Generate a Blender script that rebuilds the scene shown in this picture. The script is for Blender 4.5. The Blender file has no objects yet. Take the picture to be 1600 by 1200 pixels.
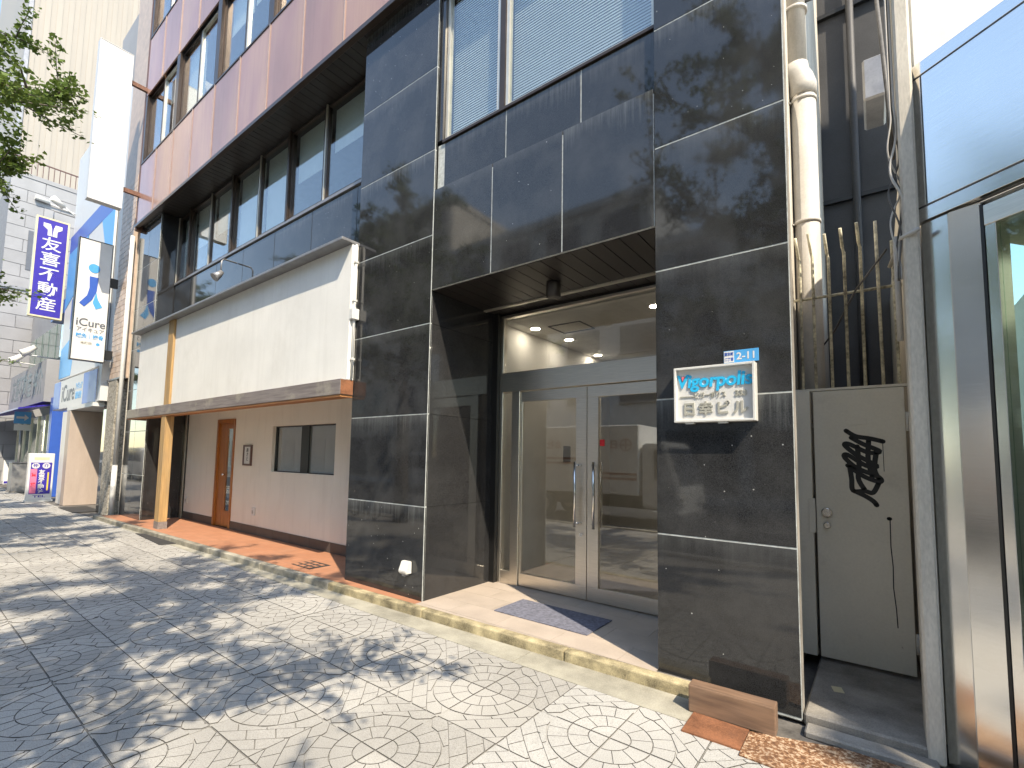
import bpy, bmesh, math, random
from mathutils import Vector, Matrix
S = bpy.context.scene
COL = S.collection
R = math.radians
# ------------------------------------------------------------------ camera
cam_d = bpy.data.cameras.new("camera"); cam = bpy.data.objects.new("camera", cam_d); COL.objects.link(cam)
F_, CX, CY = 753.529, 780.439, 656.659
yaw, pitch, roll = -0.665961, 0.0774397, -0.0178982
fw = Vector((math.sin(yaw)*math.cos(pitch), math.cos(yaw)*math.cos(pitch), math.sin(pitch)))
rt = Vector((math.cos(yaw), -math.sin(yaw), 0.0)); dn = fw.cross(rt)
c_, s_ = math.cos(roll), math.sin(roll)
r2 = rt*c_ + dn*s_; d2 = dn*c_ - rt*s_
mw = Matrix.Identity(4)
for i in range(3):
    mw[i][0] = r2[i]; mw[i][1] = -d2[i]; mw[i][2] = -fw[i]
mw[0][3], mw[1][3], mw[2][3] = 0.0, -3.6, 1.6
cam.matrix_world = mw
cam_d.sensor_fit = 'HORIZONTAL'; cam_d.sensor_width = 36.0; cam_d.lens = F_/1600*36
cam_d.shift_x = (800-CX)/1600; cam_d.shift_y = (CY-600)/1600
cam_d.clip_start = 0.05; cam_d.clip_end = 3000
S.camera = cam
# ------------------------------------------------------------------ sky, sun, exposure
SUN = Vector((1.0, -0.507, 1.32)).normalized()
EL = math.asin(SUN.z); AZ = math.atan2(SUN.x, SUN.y)
w = bpy.data.worlds.new("World"); S.world = w; w.use_nodes = True
nt = w.node_tree; bg = nt.nodes["Background"]
sky = nt.nodes.new("ShaderNodeTexSky"); sky.sky_type = 'NISHITA'; sky.sun_disc = False
sky.sun_elevation = EL; sky.sun_rotation = AZ; sky.air_density = 1.0; sky.dust_density = 0.3; sky.ozone_density = 3.0
nt.links.new(sky.outputs[0], bg.inputs[0]); bg.inputs[1].default_value = 0.15
sd = bpy.data.lights.new("sun", 'SUN'); sd.energy = 2.0; sd.angle = R(0.53); sd.color = (1.0, 0.965, 0.915)
so = bpy.data.objects.new("sun", sd); COL.objects.link(so)
so.rotation_euler = SUN.to_track_quat('Z', 'Y').to_euler(); so.location = (10, -5, 30)
S.view_settings.view_transform = 'Standard'; S.view_settings.look = 'None'
S.view_settings.use_white_balance = True; S.view_settings.white_balance_temperature = 8000; S.view_settings.white_balance_tint = 8
S.view_settings.exposure = 1.92; S.view_settings.gamma = 1.0; S.view_settings.use_curve_mapping = False
S.cycles.max_bounces = 10; S.cycles.transparent_max_bounces = 16; S.cycles.glossy_bounces = 6
S.cycles.caustics_reflective = False; S.cycles.caustics_refractive = False
S.cycles.sample_clamp_indirect = 6.0

# ------------------------------------------------------------------ materials
MATS = {}
def N(t, k, **kw):
    n = t.nodes.new(k)
    for a, b in kw.items():
        if a[0] == 'i' and a[1:].isdigit(): n.inputs[int(a[1:])].default_value = b
        else: setattr(n, a, b)
    return n
def base_mat(name):
    m = bpy.data.materials.new(name); m.use_nodes = True; MATS[name] = m
    t = m.node_tree; return m, t, t.nodes["Principled BSDF"]
def ramp(t, fac, stops):
    r = t.nodes.new("ShaderNodeValToRGB"); e = r.color_ramp.elements
    while len(e) < len(stops): e.new(0.5)
    for i, (p, c) in enumerate(stops):
        e[i].position = p; e[i].color = (c[0], c[1], c[2], 1) if not isinstance(c, float) else (c, c, c, 1)
    t.links.new(fac, r.inputs[0]); return r.outputs[0]
def mixc(t, fac, a, b, mode='MIX'):
    m = t.nodes.new("ShaderNodeMix"); m.data_type = 'RGBA'; m.blend_type = mode
    for sock, v in ((m.inputs[0], fac), (m.inputs[6], a), (m.inputs[7], b)):
        if isinstance(v, (float, int)): sock.default_value = v
        elif isinstance(v, tuple): sock.default_value = (v[0], v[1], v[2], 1)
        else: t.links.new(v, sock)
    return m.outputs[2]
def math_(t, op, a, b=None, clamp=False):
    m = t.nodes.new("ShaderNodeMath"); m.operation = op; m.use_clamp = clamp
    for sock, v in ((m.inputs[0], a), (m.inputs[1], b)):
        if v is None: continue
        if isinstance(v, (float, int)): sock.default_value = v
        else: t.links.new(v, sock)
    return m.outputs[0]
def coords(t, scale=(1, 1, 1), rnd=True, kind='Object'):
    tc = t.nodes.new("ShaderNodeTexCoord"); mp = t.nodes.new("ShaderNodeMapping")
    mp.inputs[3].default_value = scale
    t.links.new(tc.outputs[kind], mp.inputs[0])
    if rnd:
        oi = t.nodes.new("ShaderNodeObjectInfo"); v = t.nodes.new("ShaderNodeVectorMath"); v.operation = 'SCALE'
        v.inputs[0].default_value = (37.0, 19.0, 53.0); t.links.new(oi.outputs["Random"], v.inputs[3])
        t.links.new(v.outputs[0], mp.inputs[1])
    return mp.outputs[0]
def noise(t, vec, scale, detail=4.0, rough=0.55):
    n = t.nodes.new("ShaderNodeTexNoise"); n.inputs["Scale"].default_value = scale
    n.inputs["Detail"].default_value = detail; n.inputs["Roughness"].default_value = rough
    t.links.new(vec, n.inputs["Vector"]); return n.outputs["Fac"]
def bump(t, p, h, strength=0.2, dist=0.01):
    b = t.nodes.new("ShaderNodeBump"); b.inputs["Strength"].default_value = strength; b.inputs["Distance"].default_value = dist
    t.links.new(h, b.inputs["Height"]); t.links.new(b.outputs[0], p.inputs["Normal"])
def mat(name, col, rough=0.6, metal=0.0, var=0.12, scale=6.0, fine=60.0, bmp=0.0, spec=0.5, objvar=0.0, stretch=(1, 1, 1)):
    """plain surface with large soft blotches, fine grain and some variation between objects"""
    m, t, p = base_mat(name)
    v = coords(t, stretch)
    a = noise(t, v, scale, 5); b = noise(t, v, fine, 3)
    f = math_(t, 'ADD', math_(t, 'MULTIPLY', a, 0.7), math_(t, 'MULTIPLY', b, 0.3))
    lo = tuple(c*(1-var*1.8) for c in col); hi = tuple(min(1, c*(1+var*1.5)) for c in col)
    c = ramp(t, f, [(0.3, lo), (0.7, hi)])
    if objvar:
        oi = t.nodes.new("ShaderNodeObjectInfo")
        k = math_(t, 'ADD', math_(t, 'MULTIPLY', oi.outputs["Random"], 2*objvar), 1-objvar)
        vm = t.nodes.new("ShaderNodeVectorMath"); vm.operation = 'SCALE'; t.links.new(c, vm.inputs[0]); t.links.new(k, vm.inputs[3]); c = vm.outputs[0]
    t.links.new(c, p.inputs["Base Color"])
    p.inputs["Metallic"].default_value = metal; p.inputs["Specular IOR Level"].default_value = spec
    rr = t.nodes.new("ShaderNodeMapRange"); rr.inputs[3].default_value = max(0.02, rough*0.85); rr.inputs[4].default_value = min(1, rough*1.15)
    t.links.new(a, rr.inputs[0]); t.links.new(rr.outputs[0], p.inputs["Roughness"])
    if bmp: bump(t, p, b, bmp, 0.004)
    return m
def granite(name, lo, hi, dust=0.7, streak=True, rough=0.045):
    m, t, p = base_mat(name)
    v = coords(t)
    fine = noise(t, v, 260, 2); big = noise(t, v, 2.2, 6, 0.6); mid = noise(t, v, 14, 4)
    c = ramp(t, fine, [(0.35, lo), (0.7, hi)])
    dm = math_(t, 'MULTIPLY', ramp(t, big, [(0.42, 0.0), (0.75, 1.0)]), dust*0.5)
    c = mixc(t, dm, c, (0.10, 0.10, 0.10))
    vo = t.nodes.new("ShaderNodeTexVoronoi"); vo.inputs["Scale"].default_value = 16; t.links.new(v, vo.inputs["Vector"])
    sep0 = t.nodes.new("ShaderNodeSeparateColor"); t.links.new(vo.outputs["Color"], sep0.inputs[0])
    dot = math_(t, 'MULTIPLY', math_(t, 'LESS_THAN', vo.outputs["Distance"], math_(t, 'MULTIPLY', sep0.outputs[1], 0.085)), math_(t, 'GREATER_THAN', sep0.outputs[0], 0.62))
    c = mixc(t, math_(t, 'MULTIPLY', dot, 0.6), c, (0.55, 0.55, 0.53))
    if streak:
        oi_ = t.nodes.new("ShaderNodeObjectInfo"); objr = math_(t, 'POWER', oi_.outputs["Random"], 1.6)
        tc = t.nodes.new("ShaderNodeTexCoord"); sp = t.nodes.new("ShaderNodeSeparateXYZ"); t.links.new(tc.outputs["Object"], sp.inputs[0])
        vs = coords(t, (34, 34, 1.4)); ns = noise(t, vs, 1.0, 6, 0.7)
        vl = coords(t, (3, 3, 0.3)); nl = noise(t, vl, 1.0, 2)
        length = math_(t, 'MULTIPLY', math_(t, 'MULTIPLY', ns, nl), 0.75)
        g = math_(t, 'SUBTRACT', 1.0, math_(t, 'DIVIDE', math_(t, 'MULTIPLY', sp.outputs[2], -1.0), length), True)
        g = math_(t, 'MULTIPLY', g, ramp(t, ns, [(0.42, 0.0), (0.66, 1.0)]))
        c = mixc(t, math_(t, 'MULTIPLY', math_(t, 'MULTIPLY', g, objr), 0.24), c, (0.36, 0.38, 0.37))
        # pale bloom beside the joints
        edge = math_(t, 'SUBTRACT', 1.0, math_(t, 'MULTIPLY', math_(t, 'ABSOLUTE', sp.outputs[2]), 9.0), True)
        c = mixc(t, math_(t, 'MULTIPLY', math_(t, 'MULTIPLY', edge, mid), 0.16), c, (0.34, 0.35, 0.35))
    t.links.new(c, p.inputs["Base Color"])
    rr = t.nodes.new("ShaderNodeMapRange"); rr.inputs[3].default_value = rough*0.6; rr.inputs[4].default_value = rough*1.7
    t.links.new(big, rr.inputs[0]); t.links.new(rr.outputs[0], p.inputs["Roughness"])
    p.inputs["IOR"].default_value = 1.55
    wav = noise(t, coords(t, (1, 1, 1)), 1.6, 1); bump(t, p, wav, 0.05, 0.02)
    return m
def metal(name, col, rough, aniso=False, stretch=(1, 1, 40), var=0.1):
    m, t, p = base_mat(name)
    v = coords(t, stretch); n = noise(t, v, 6, 4); big = noise(t, coords(t), 1.5, 3)
    c = ramp(t, n, [(0.3, tuple(x*(1-var) for x in col)), (0.7, tuple(min(1, x*(1+var)) for x in col))])
    t.links.new(c, p.inputs["Base Color"]); p.inputs["Metallic"].default_value = 1.0
    rr = t.nodes.new("ShaderNodeMapRange"); rr.inputs[3].default_value = rough*0.7; rr.inputs[4].default_value = rough*1.35
    t.links.new(big, rr.inputs[0]); t.links.new(rr.outputs[0], p.inputs["Roughness"])
    bump(t, p, n, 0.03, 0.002)
    return m
def glass(name, tint=(0.85, 0.9, 0.88), ior=1.5, wav=0.03, boost=1.0):
    m = bpy.data.materials.new(name); m.use_nodes = True; MATS[name] = m
    t = m.node_tree; t.nodes.clear()
    out = t.nodes.new("ShaderNodeOutputMaterial"); mx = t.nodes.new("ShaderNodeMixShader")
    tr = t.nodes.new("ShaderNodeBsdfTransparent"); tr.inputs[0].default_value = (*tint, 1)
    gl = t.nodes.new("ShaderNodeBsdfGlossy"); gl.inputs["Roughness"].default_value = 0.0; gl.inputs[0].default_value = (1, 1, 1, 1)
    geo = t.nodes.new("ShaderNodeNewGeometry"); dt = t.nodes.new("ShaderNodeVectorMath"); dt.operation = 'DOT_PRODUCT'
    t.links.new(geo.outputs["Incoming"], dt.inputs[0]); t.links.new(geo.outputs["Normal"], dt.inputs[1])
    cs = math_(t, 'POWER', math_(t, 'SUBTRACT', 1.0, math_(t, 'ABSOLUTE', dt.outputs["Value"]), True), 5.0)
    f0 = ((ior-1)/(ior+1))**2*boost          # Schlick, the same from both sides of the sheet
    f = math_(t, 'ADD', f0, math_(t, 'MULTIPLY', cs, 1-f0), True)
    nz = noise(t, coords(t), 1.1, 1); b = t.nodes.new("ShaderNodeBump"); b.inputs["Strength"].default_value = wav; b.inputs["Distance"].default_value = 0.03
    t.links.new(nz, b.inputs["Height"]); t.links.new(b.outputs[0], gl.inputs["Normal"])
    t.links.new(f, mx.inputs[0]); t.links.new(tr.outputs[0], mx.inputs[1]); t.links.new(gl.outputs[0], mx.inputs[2]); t.links.new(mx.outputs[0], out.inputs[0])
    return m
def emit(name, col, strength):
    m, t, p = base_mat(name)
    p.inputs["Base Color"].default_value = (*col, 1); p.inputs["Emission Color"].default_value = (*col, 1); p.inputs["Emission Strength"].default_value = strength
    return m
def concrete_tile(name, col, objvar):
    m, t, p = base_mat(name)
    v = coords(t); vw = coords(t, (1, 1, 1), False)
    geo = t.nodes.new("ShaderNodeNewGeometry")
    sp = noise(t, v, 170, 3, 0.75); md = noise(t, v, 90, 3); big = noise(t, geo.outputs["Position"], 1.1, 5, 0.6)
    c = ramp(t, sp, [(0.30, tuple(x*0.42 for x in col)), (0.46, tuple(x*0.92 for x in col)), (0.7, tuple(min(1, x*1.28) for x in col))])
    c = mixc(t, ramp(t, big, [(0.35, 0.0), (0.75, 0.7)]), c, tuple(x*0.6 for x in col))
    # gum spots and drops
    vo = t.nodes.new("ShaderNodeTexVoronoi"); vo.inputs["Scale"].default_value = 3.2; t.links.new(geo.outputs["Position"], vo.inputs["Vector"])
    s0 = t.nodes.new("ShaderNodeSeparateColor"); t.links.new(vo.outputs["Color"], s0.inputs[0])
    dot = math_(t, 'MULTIPLY', math_(t, 'LESS_THAN', vo.outputs["Distance"], 0.055), math_(t, 'GREATER_THAN', s0.outputs[0], 0.7))
    c = mixc(t, math_(t, 'MULTIPLY', dot, 0.75), c, (0.06, 0.055, 0.05))
    oi = t.nodes.new("ShaderNodeObjectInfo")
    k = math_(t, 'ADD', math_(t, 'MULTIPLY', oi.outputs["Random"], 2*objvar), 1-objvar)
    vm = t.nodes.new("ShaderNodeVectorMath"); vm.operation = 'SCALE'; t.links.new(c, vm.inputs[0]); t.links.new(k, vm.inputs[3])
    t.links.new(vm.outputs[0], p.inputs["Base Color"]); p.inputs["Roughness"].default_value = 0.82; p.inputs["Specular IOR Level"].default_value = 0.35
    bump(t, p, math_(t, 'ADD', sp, md), 0.35, 0.003)
    return m
def wood(name, col, dark, rough=0.5, axis=(14, 14, 0.9)):
    m, t, p = base_mat(name)
    v = coords(t, axis); n = noise(t, v, 2.2, 6, 0.6); f = noise(t, coords(t, tuple(a*6 for a in axis)), 2, 3); big = noise(t, coords(t), 1.3, 4)
    c = ramp(t, n, [(0.32, dark), (0.62, col)])
    c = mixc(t, math_(t, 'MULTIPLY', f, 0.35), c, tuple(x*0.6 for x in col))
    c = mixc(t, ramp(t, big, [(0.5, 0.0), (0.8, 0.45)]), c, tuple(min(1, x*0.8+0.09) for x in dark))
    t.links.new(c, p.inputs["Base Color"]); p.inputs["Roughness"].default_value = rough
    bump(t, p, f, 0.25, 0.003); return m

M_GR = granite("black_granite", (0.010, 0.0102, 0.0108), (0.044, 0.0445, 0.046))
M_GRS = granite("black_granite_reveal", (0.010, 0.010, 0.011), (0.042, 0.042, 0.044), 0.3, False)
M_CAULK = mat("pale_joint", (0.50, 0.52, 0.50), 0.8, var=0.2, scale=20)
M_TILE = concrete_tile("paving_concrete", (0.40, 0.385, 0.36), 0.10)
M_TILEW = concrete_tile("new_paving_concrete", (0.45, 0.44, 0.42), 0.04)
M_BED = mat("joint_sand", (0.13, 0.12, 0.11), 0.95, var=0.3, scale=8)
M_GRIME = mat("groove_dirt", (0.075, 0.07, 0.062), 0.95, var=0.3, scale=10)
M_CONC = mat("cement_strip", (0.33, 0.31, 0.255), 0.85, var=0.28, scale=3, fine=120, bmp=0.3)
M_KERB = mat("yellow_kerb_granite", (0.34, 0.285, 0.175), 0.8, var=0.5, scale=7, fine=110, bmp=0.4, objvar=0.12)
M_KERBG = mat("grey_kerb_granite", (0.30, 0.275, 0.22), 0.85, var=0.35, scale=5, fine=170, bmp=0.4, objvar=0.12)
M_EFLOOR = mat("pink_beige_floor_tile", (0.46, 0.385, 0.325), 0.45, var=0.10, scale=3, fine=90, objvar=0.06)
M_ASPH = mat("asphalt", (0.06, 0.06, 0.062), 0.85, var=0.3, scale=2, fine=200, bmp=0.3)
M_BROWN_DARK = mat("dark_soffit_metal", (0.030, 0.025, 0.022), 0.4, var=0.15)
M_STEEL = metal("brushed_steel", (0.74, 0.69, 0.61), 0.33)
M_STEEL2 = metal("mirror_steel", (0.80, 0.78, 0.74), 0.17, var=0.05)
M_DARKMET = mat("dark_bronze_frame", (0.075, 0.055, 0.045), 0.35, metal=0.6, var=0.1)
M_ALU = mat("pale_aluminium_frame", (0.62, 0.58, 0.50), 0.35, metal=0.5, var=0.08)
M_GLASS = glass("door_glass", (0.86, 0.865, 0.86), 1.5, 0.01, 2.3)
M_WGLASS = glass("window_glass", (0.86, 0.90, 0.89), 1.6, 0.04, 2.4)
M_GGLASS = glass("green_glass", (0.74, 0.86, 0.80), 1.5, 0.01)
M_WHITEW = mat("lobby_white", (0.74, 0.72, 0.68), 0.7, var=0.05)
M_LOBBYFL = mat("lobby_floor", (0.40, 0.37, 0.33), 0.25, var=0.1)
M_DOWN = emit("downlight_glow", (1.0, 0.97, 0.93), 30.0)
M_CREAM = mat("cream_render", (0.74, 0.725, 0.685), 0.85, var=0.05, scale=1.2, fine=120, bmp=0.25)
M_WALL = mat("beige_shop_render", (0.78, 0.73, 0.64), 0.9, var=0.04, scale=1.1, fine=150, bmp=0.25)
M_SKIRT = mat("dark_skirting_tile", (0.075, 0.065, 0.06), 0.5, var=0.12, objvar=0.1)
M_WOODDOOR = wood("orange_door_wood", (0.46, 0.17, 0.035), (0.26, 0.075, 0.015), 0.3)
M_POST = wood("weathered_post_wood", (0.50, 0.31, 0.13), (0.32, 0.19, 0.08), 0.7)
M_BEAM = wood("weathered_beam_wood", (0.25, 0.215, 0.20), (0.14, 0.115, 0.11), 0.75, (0.8, 14, 14))
M_BEAMU = wood("beam_underside_wood", (0.50, 0.22, 0.08), (0.3, 0.12, 0.05), 0.7, (0.8, 14, 14))
M_COPING = mat("grey_coping_metal", (0.30, 0.295, 0.30), 0.4, metal=0.5, var=0.12)
M_WHITE = mat("white_paint", (0.60, 0.60, 0.59), 0.5, var=0.03)
M_WHITEBOX = mat("white_plastic", (0.64, 0.63, 0.60), 0.4, var=0.05)
M_RIB = mat("dull_pink_rib", (0.34, 0.25, 0.225), 0.45, var=0.1)
M_CLAD = None
def make_clad():
    m, t, p = base_mat("reddish_bronze_cladding")
    v = coords(t, (1, 1, 0.35)); big = noise(t, v, 0.9, 4); fine = noise(t, coords(t, (30, 30, 1)), 1, 2)
    c = ramp(t, big, [(0.3, (0.33, 0.185, 0.15)), (0.5, (0.42, 0.235, 0.19)), (0.72, (0.52, 0.31, 0.21))])
    c = mixc(t, math_(t, 'MULTIPLY', fine, 0.18), c, (0.24, 0.14, 0.12))
    oi = t.nodes.new("ShaderNodeObjectInfo"); k = math_(t, 'ADD', math_(t, 'MULTIPLY', oi.outputs["Random"], 0.22), 0.89)
    vm = t.nodes.new("ShaderNodeVectorMath"); vm.operation = 'SCALE'; t.links.new(c, vm.inputs[0]); t.links.new(k, vm.inputs[3])
    t.links.new(vm.outputs[0], p.inputs["Base Color"]); p.inputs["Roughness"].default_value = 0.22; p.inputs["Metallic"].default_value = 0.1
    bump(t, p, noise(t, coords(t), 1.3, 1), 0.06, 0.02)
    return m
M_CLAD = make_clad()
M_PIPE = mat("old_white_pipe", (0.46, 0.435, 0.40), 0.55, var=0.13, scale=4, fine=70)
M_GATE = mat("beige_gate_paint", (0.78, 0.745, 0.65), 0.45, var=0.06, scale=1.6)
M_RUSTBAR = mat("rust_streaked_white_bar", (0.62, 0.54, 0.42), 0.7, var=0.5, scale=5, fine=40)
M_RUST = mat("rust_plate", (0.24, 0.095, 0.045), 0.85, var=0.45, scale=7, fine=120, bmp=0.3)
M_BLACK = mat("black_paint", (0.012, 0.012, 0.012), 0.4, var=0.1)
M_PIER = mat("weathered_concrete", (0.56, 0.515, 0.445), 0.85, var=0.22, scale=2.2, fine=90, bmp=0.3, stretch=(1, 1, 0.3))
M_STEP = mat("dirty_cement_step", (0.27, 0.25, 0.225), 0.9, var=0.35, scale=3, fine=120, bmp=0.3)
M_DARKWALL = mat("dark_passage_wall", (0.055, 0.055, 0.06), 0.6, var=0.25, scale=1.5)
M_BLOCK = wood("wet_timber_block", (0.25, 0.15, 0.095), (0.12, 0.07, 0.045), 0.7, (1.5, 16, 16))
M_MAT = mat("grey_entrance_mat", (0.15, 0.155, 0.20), 0.95, var=0.3, scale=30, fine=300, bmp=0.6)
M_BMAT = mat("black_rubber_mat", (0.035, 0.033, 0.032), 0.8, var=0.25, scale=12, fine=200, bmp=0.4)
M_BLUE = mat("sign_blue", (0.03, 0.10, 0.42), 0.4, var=0.04)
M_NAVY = mat("sign_navy", (0.035, 0.022, 0.30), 0.4, var=0.04)
M_SKYB = mat("sign_sky_blue", (0.06, 0.33, 0.66), 0.4, var=0.05)
M_CYAN = mat("cyan_letter", (0.0, 0.47, 0.80), 0.4, var=0.02)
M_PINK = mat("pink_letter", (0.80, 0.16, 0.20), 0.4, var=0.02)
M_GREYL = mat("warm_grey_letter", (0.38, 0.37, 0.32), 0.5, var=0.05)
M_DKGREY = mat("dark_grey_letter", (0.10, 0.11, 0.13), 0.5, var=0.05)
M_SIGNW = mat("sign_white_face", (0.64, 0.63, 0.61), 0.5, var=0.03)
M_GOLD = mat("pale_gold_frame", (0.62, 0.55, 0.36), 0.4, var=0.08)
M_BLOCKW = mat("grey_block_wall", (0.29, 0.29, 0.30), 0.8, var=0.1, scale=1, objvar=0.05)
M_OD2 = mat("block_joint", (0.24, 0.24, 0.25), 0.9)
M_CORR = mat("beige_corrugated_wall", (0.33, 0.295, 0.255), 0.6, var=0.05, scale=0.3)
M_PTILE = mat("pink_beige_pier_tile", (0.52, 0.40, 0.32), 0.5, var=0.12, objvar=0.15)
M_AGG = mat("exposed_aggregate", (0.34, 0.31, 0.26), 0.9, var=0.5, scale=25, fine=140, bmp=0.6)
M_BROWNB = mat("brown_mosaic", (0.17, 0.075, 0.045), 0.6, var=0.35, scale=30, fine=90)
M_PANELB = mat("recess_panel", (0.42, 0.34, 0.29), 0.5, var=0.06, stretch=(1, 1, 0.2))
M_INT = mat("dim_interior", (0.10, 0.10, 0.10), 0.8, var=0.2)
M_BLIND = mat("white_blind", (0.84, 0.84, 0.81), 0.6, var=0.04)
M_BARK = mat("bark", (0.13, 0.11, 0.09), 0.9, var=0.4, scale=12, fine=70, bmp=0.6, stretch=(1, 1, 0.25))
M_TYRE = mat("tyre_rubber", (0.02, 0.02, 0.02), 0.8, var=0.1)
M_RED = mat("red_sticker", (0.75, 0.02, 0.03), 0.4, var=0.03)
M_STRIPE = mat("truck_stripe", (0.38, 0.13, 0.07), 0.4, var=0.05)
M_CABLE = mat("old_cable", (0.09, 0.085, 0.08), 0.6, var=0.3, scale=20)
M_BROWNF = mat("brown_frame", (0.10, 0.04, 0.03), 0.4, var=0.1)
M_YELLOW = mat("yellow_text", (0.75, 0.55, 0.05), 0.5, var=0.03)
M_PINKP = mat("pink_print", (0.75, 0.18, 0.30), 0.5, var=0.03)
def terracotta():
    m, t, p = base_mat("terracotta_floor")
    geo = t.nodes.new("ShaderNodeNewGeometry")
    br = t.nodes.new("ShaderNodeTexBrick"); br.inputs["Scale"].default_value = 1.0; br.offset = 0.0
    br.inputs["Brick Width"].default_value = 0.15; br.inputs["Row Height"].default_value = 0.15; br.inputs["Mortar Size"].default_value = 0.003
    br.inputs[1].default_value = (0.43, 0.195, 0.11, 1); br.inputs[2].default_value = (0.38, 0.165, 0.09, 1); br.inputs[3].default_value = (0.28, 0.15, 0.09, 1)
    t.links.new(geo.outputs["Position"], br.inputs["Vector"])
    n = noise(t, geo.outputs["Position"], 2.5, 5); c = mixc(t, ramp(t, n, [(0.45, 0.0), (0.8, 0.5)]), br.outputs[0], (0.30, 0.16, 0.10))
    t.links.new(c, p.inputs["Base Color"]); p.inputs["Roughness"].default_value = 0.7; return m
M_TERRA = terracotta()
def leafmat(name, a, b):
    m, t, p = base_mat(name)
    geo = t.nodes.new("ShaderNodeNewGeometry"); n = noise(t, geo.outputs["Position"], 1.7, 3); n2 = noise(t, geo.outputs["Position"], 23, 2)
    c = ramp(t, math_(t, 'ADD', math_(t, 'MULTIPLY', n, 0.5), math_(t, 'MULTIPLY', n2, 0.5)), [(0.3, a), (0.7, b)])
    t.links.new(c, p.inputs["Base Color"]); p.inputs["Roughness"].default_value = 0.45; p.inputs["Specular IOR Level"].default_value = 0.3
    tl = t.nodes.new("ShaderNodeBsdfTranslucent"); t.links.new(c, tl.inputs[0])
    mx = t.nodes.new("ShaderNodeMixShader"); mx.inputs[0].default_value = 0.35
    out = t.nodes["Material Output"]; t.links.new(p.outputs[0], mx.inputs[1]); t.links.new(tl.outputs[0], mx.inputs[2]); t.links.new(mx.outputs[0], out.inputs[0])
    return m
M_LEAF = leafmat("ginkgo_leaf", (0.075, 0.135, 0.028), (0.17, 0.235, 0.055))

def weather(m, stretch, scale, lo, hi, amount, col):
    """stains with a shape of their own laid over a material's colour"""
    t = m.node_tree; p = t.nodes["Principled BSDF"]; src = p.inputs["Base Color"].links[0].from_socket
    n = noise(t, coords(t, stretch), scale, 6, 0.65); f = math_(t, 'MULTIPLY', ramp(t, n, [(lo, 0.0), (hi, 1.0)]), amount)
    t.links.new(mixc(t, f, src, col), p.inputs["Base Color"])
weather(M_CREAM, (5, 5, 0.35), 1.6, 0.5, 0.8, 0.22, (0.46, 0.44, 0.40)); weather(M_CREAM, (1, 1, 1), 1.1, 0.55, 0.75, 0.22, (0.45, 0.42, 0.36))
weather(M_WALL, (4, 4, 0.5), 1.3, 0.52, 0.8, 0.28, (0.45, 0.38, 0.30))
weather(M_GATE, (1, 1, 1), 3.0, 0.60, 0.75, 0.35, (0.42, 0.38, 0.30)); weather(M_GATE, (1, 1, 0.6), 13, 0.70, 0.74, 0.8, (0.22, 0.11, 0.05))
weather(M_PIER, (6, 6, 0.4), 1.2, 0.5, 0.75, 0.5, (0.22, 0.20, 0.17))
weather(M_PIPE, (5, 5, 0.5), 1.5, 0.5, 0.75, 0.4, (0.22, 0.18, 0.14))
weather(M_CLAD, (9, 9, 0.5), 1.0, 0.52, 0.8, 0.3, (0.22, 0.13, 0.11))
weather(M_POST, (8, 8, 1.2), 1.0, 0.5, 0.75, 0.4, (0.20, 0.17, 0.11))
weather(M_BEAM, (0.7, 1, 1), 1.4, 0.52, 0.6, 0.55, (0.36, 0.33, 0.26))
weather(M_RUST, (1, 1, 1), 14, 0.5, 0.7, 0.7, (0.10, 0.045, 0.025))
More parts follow.
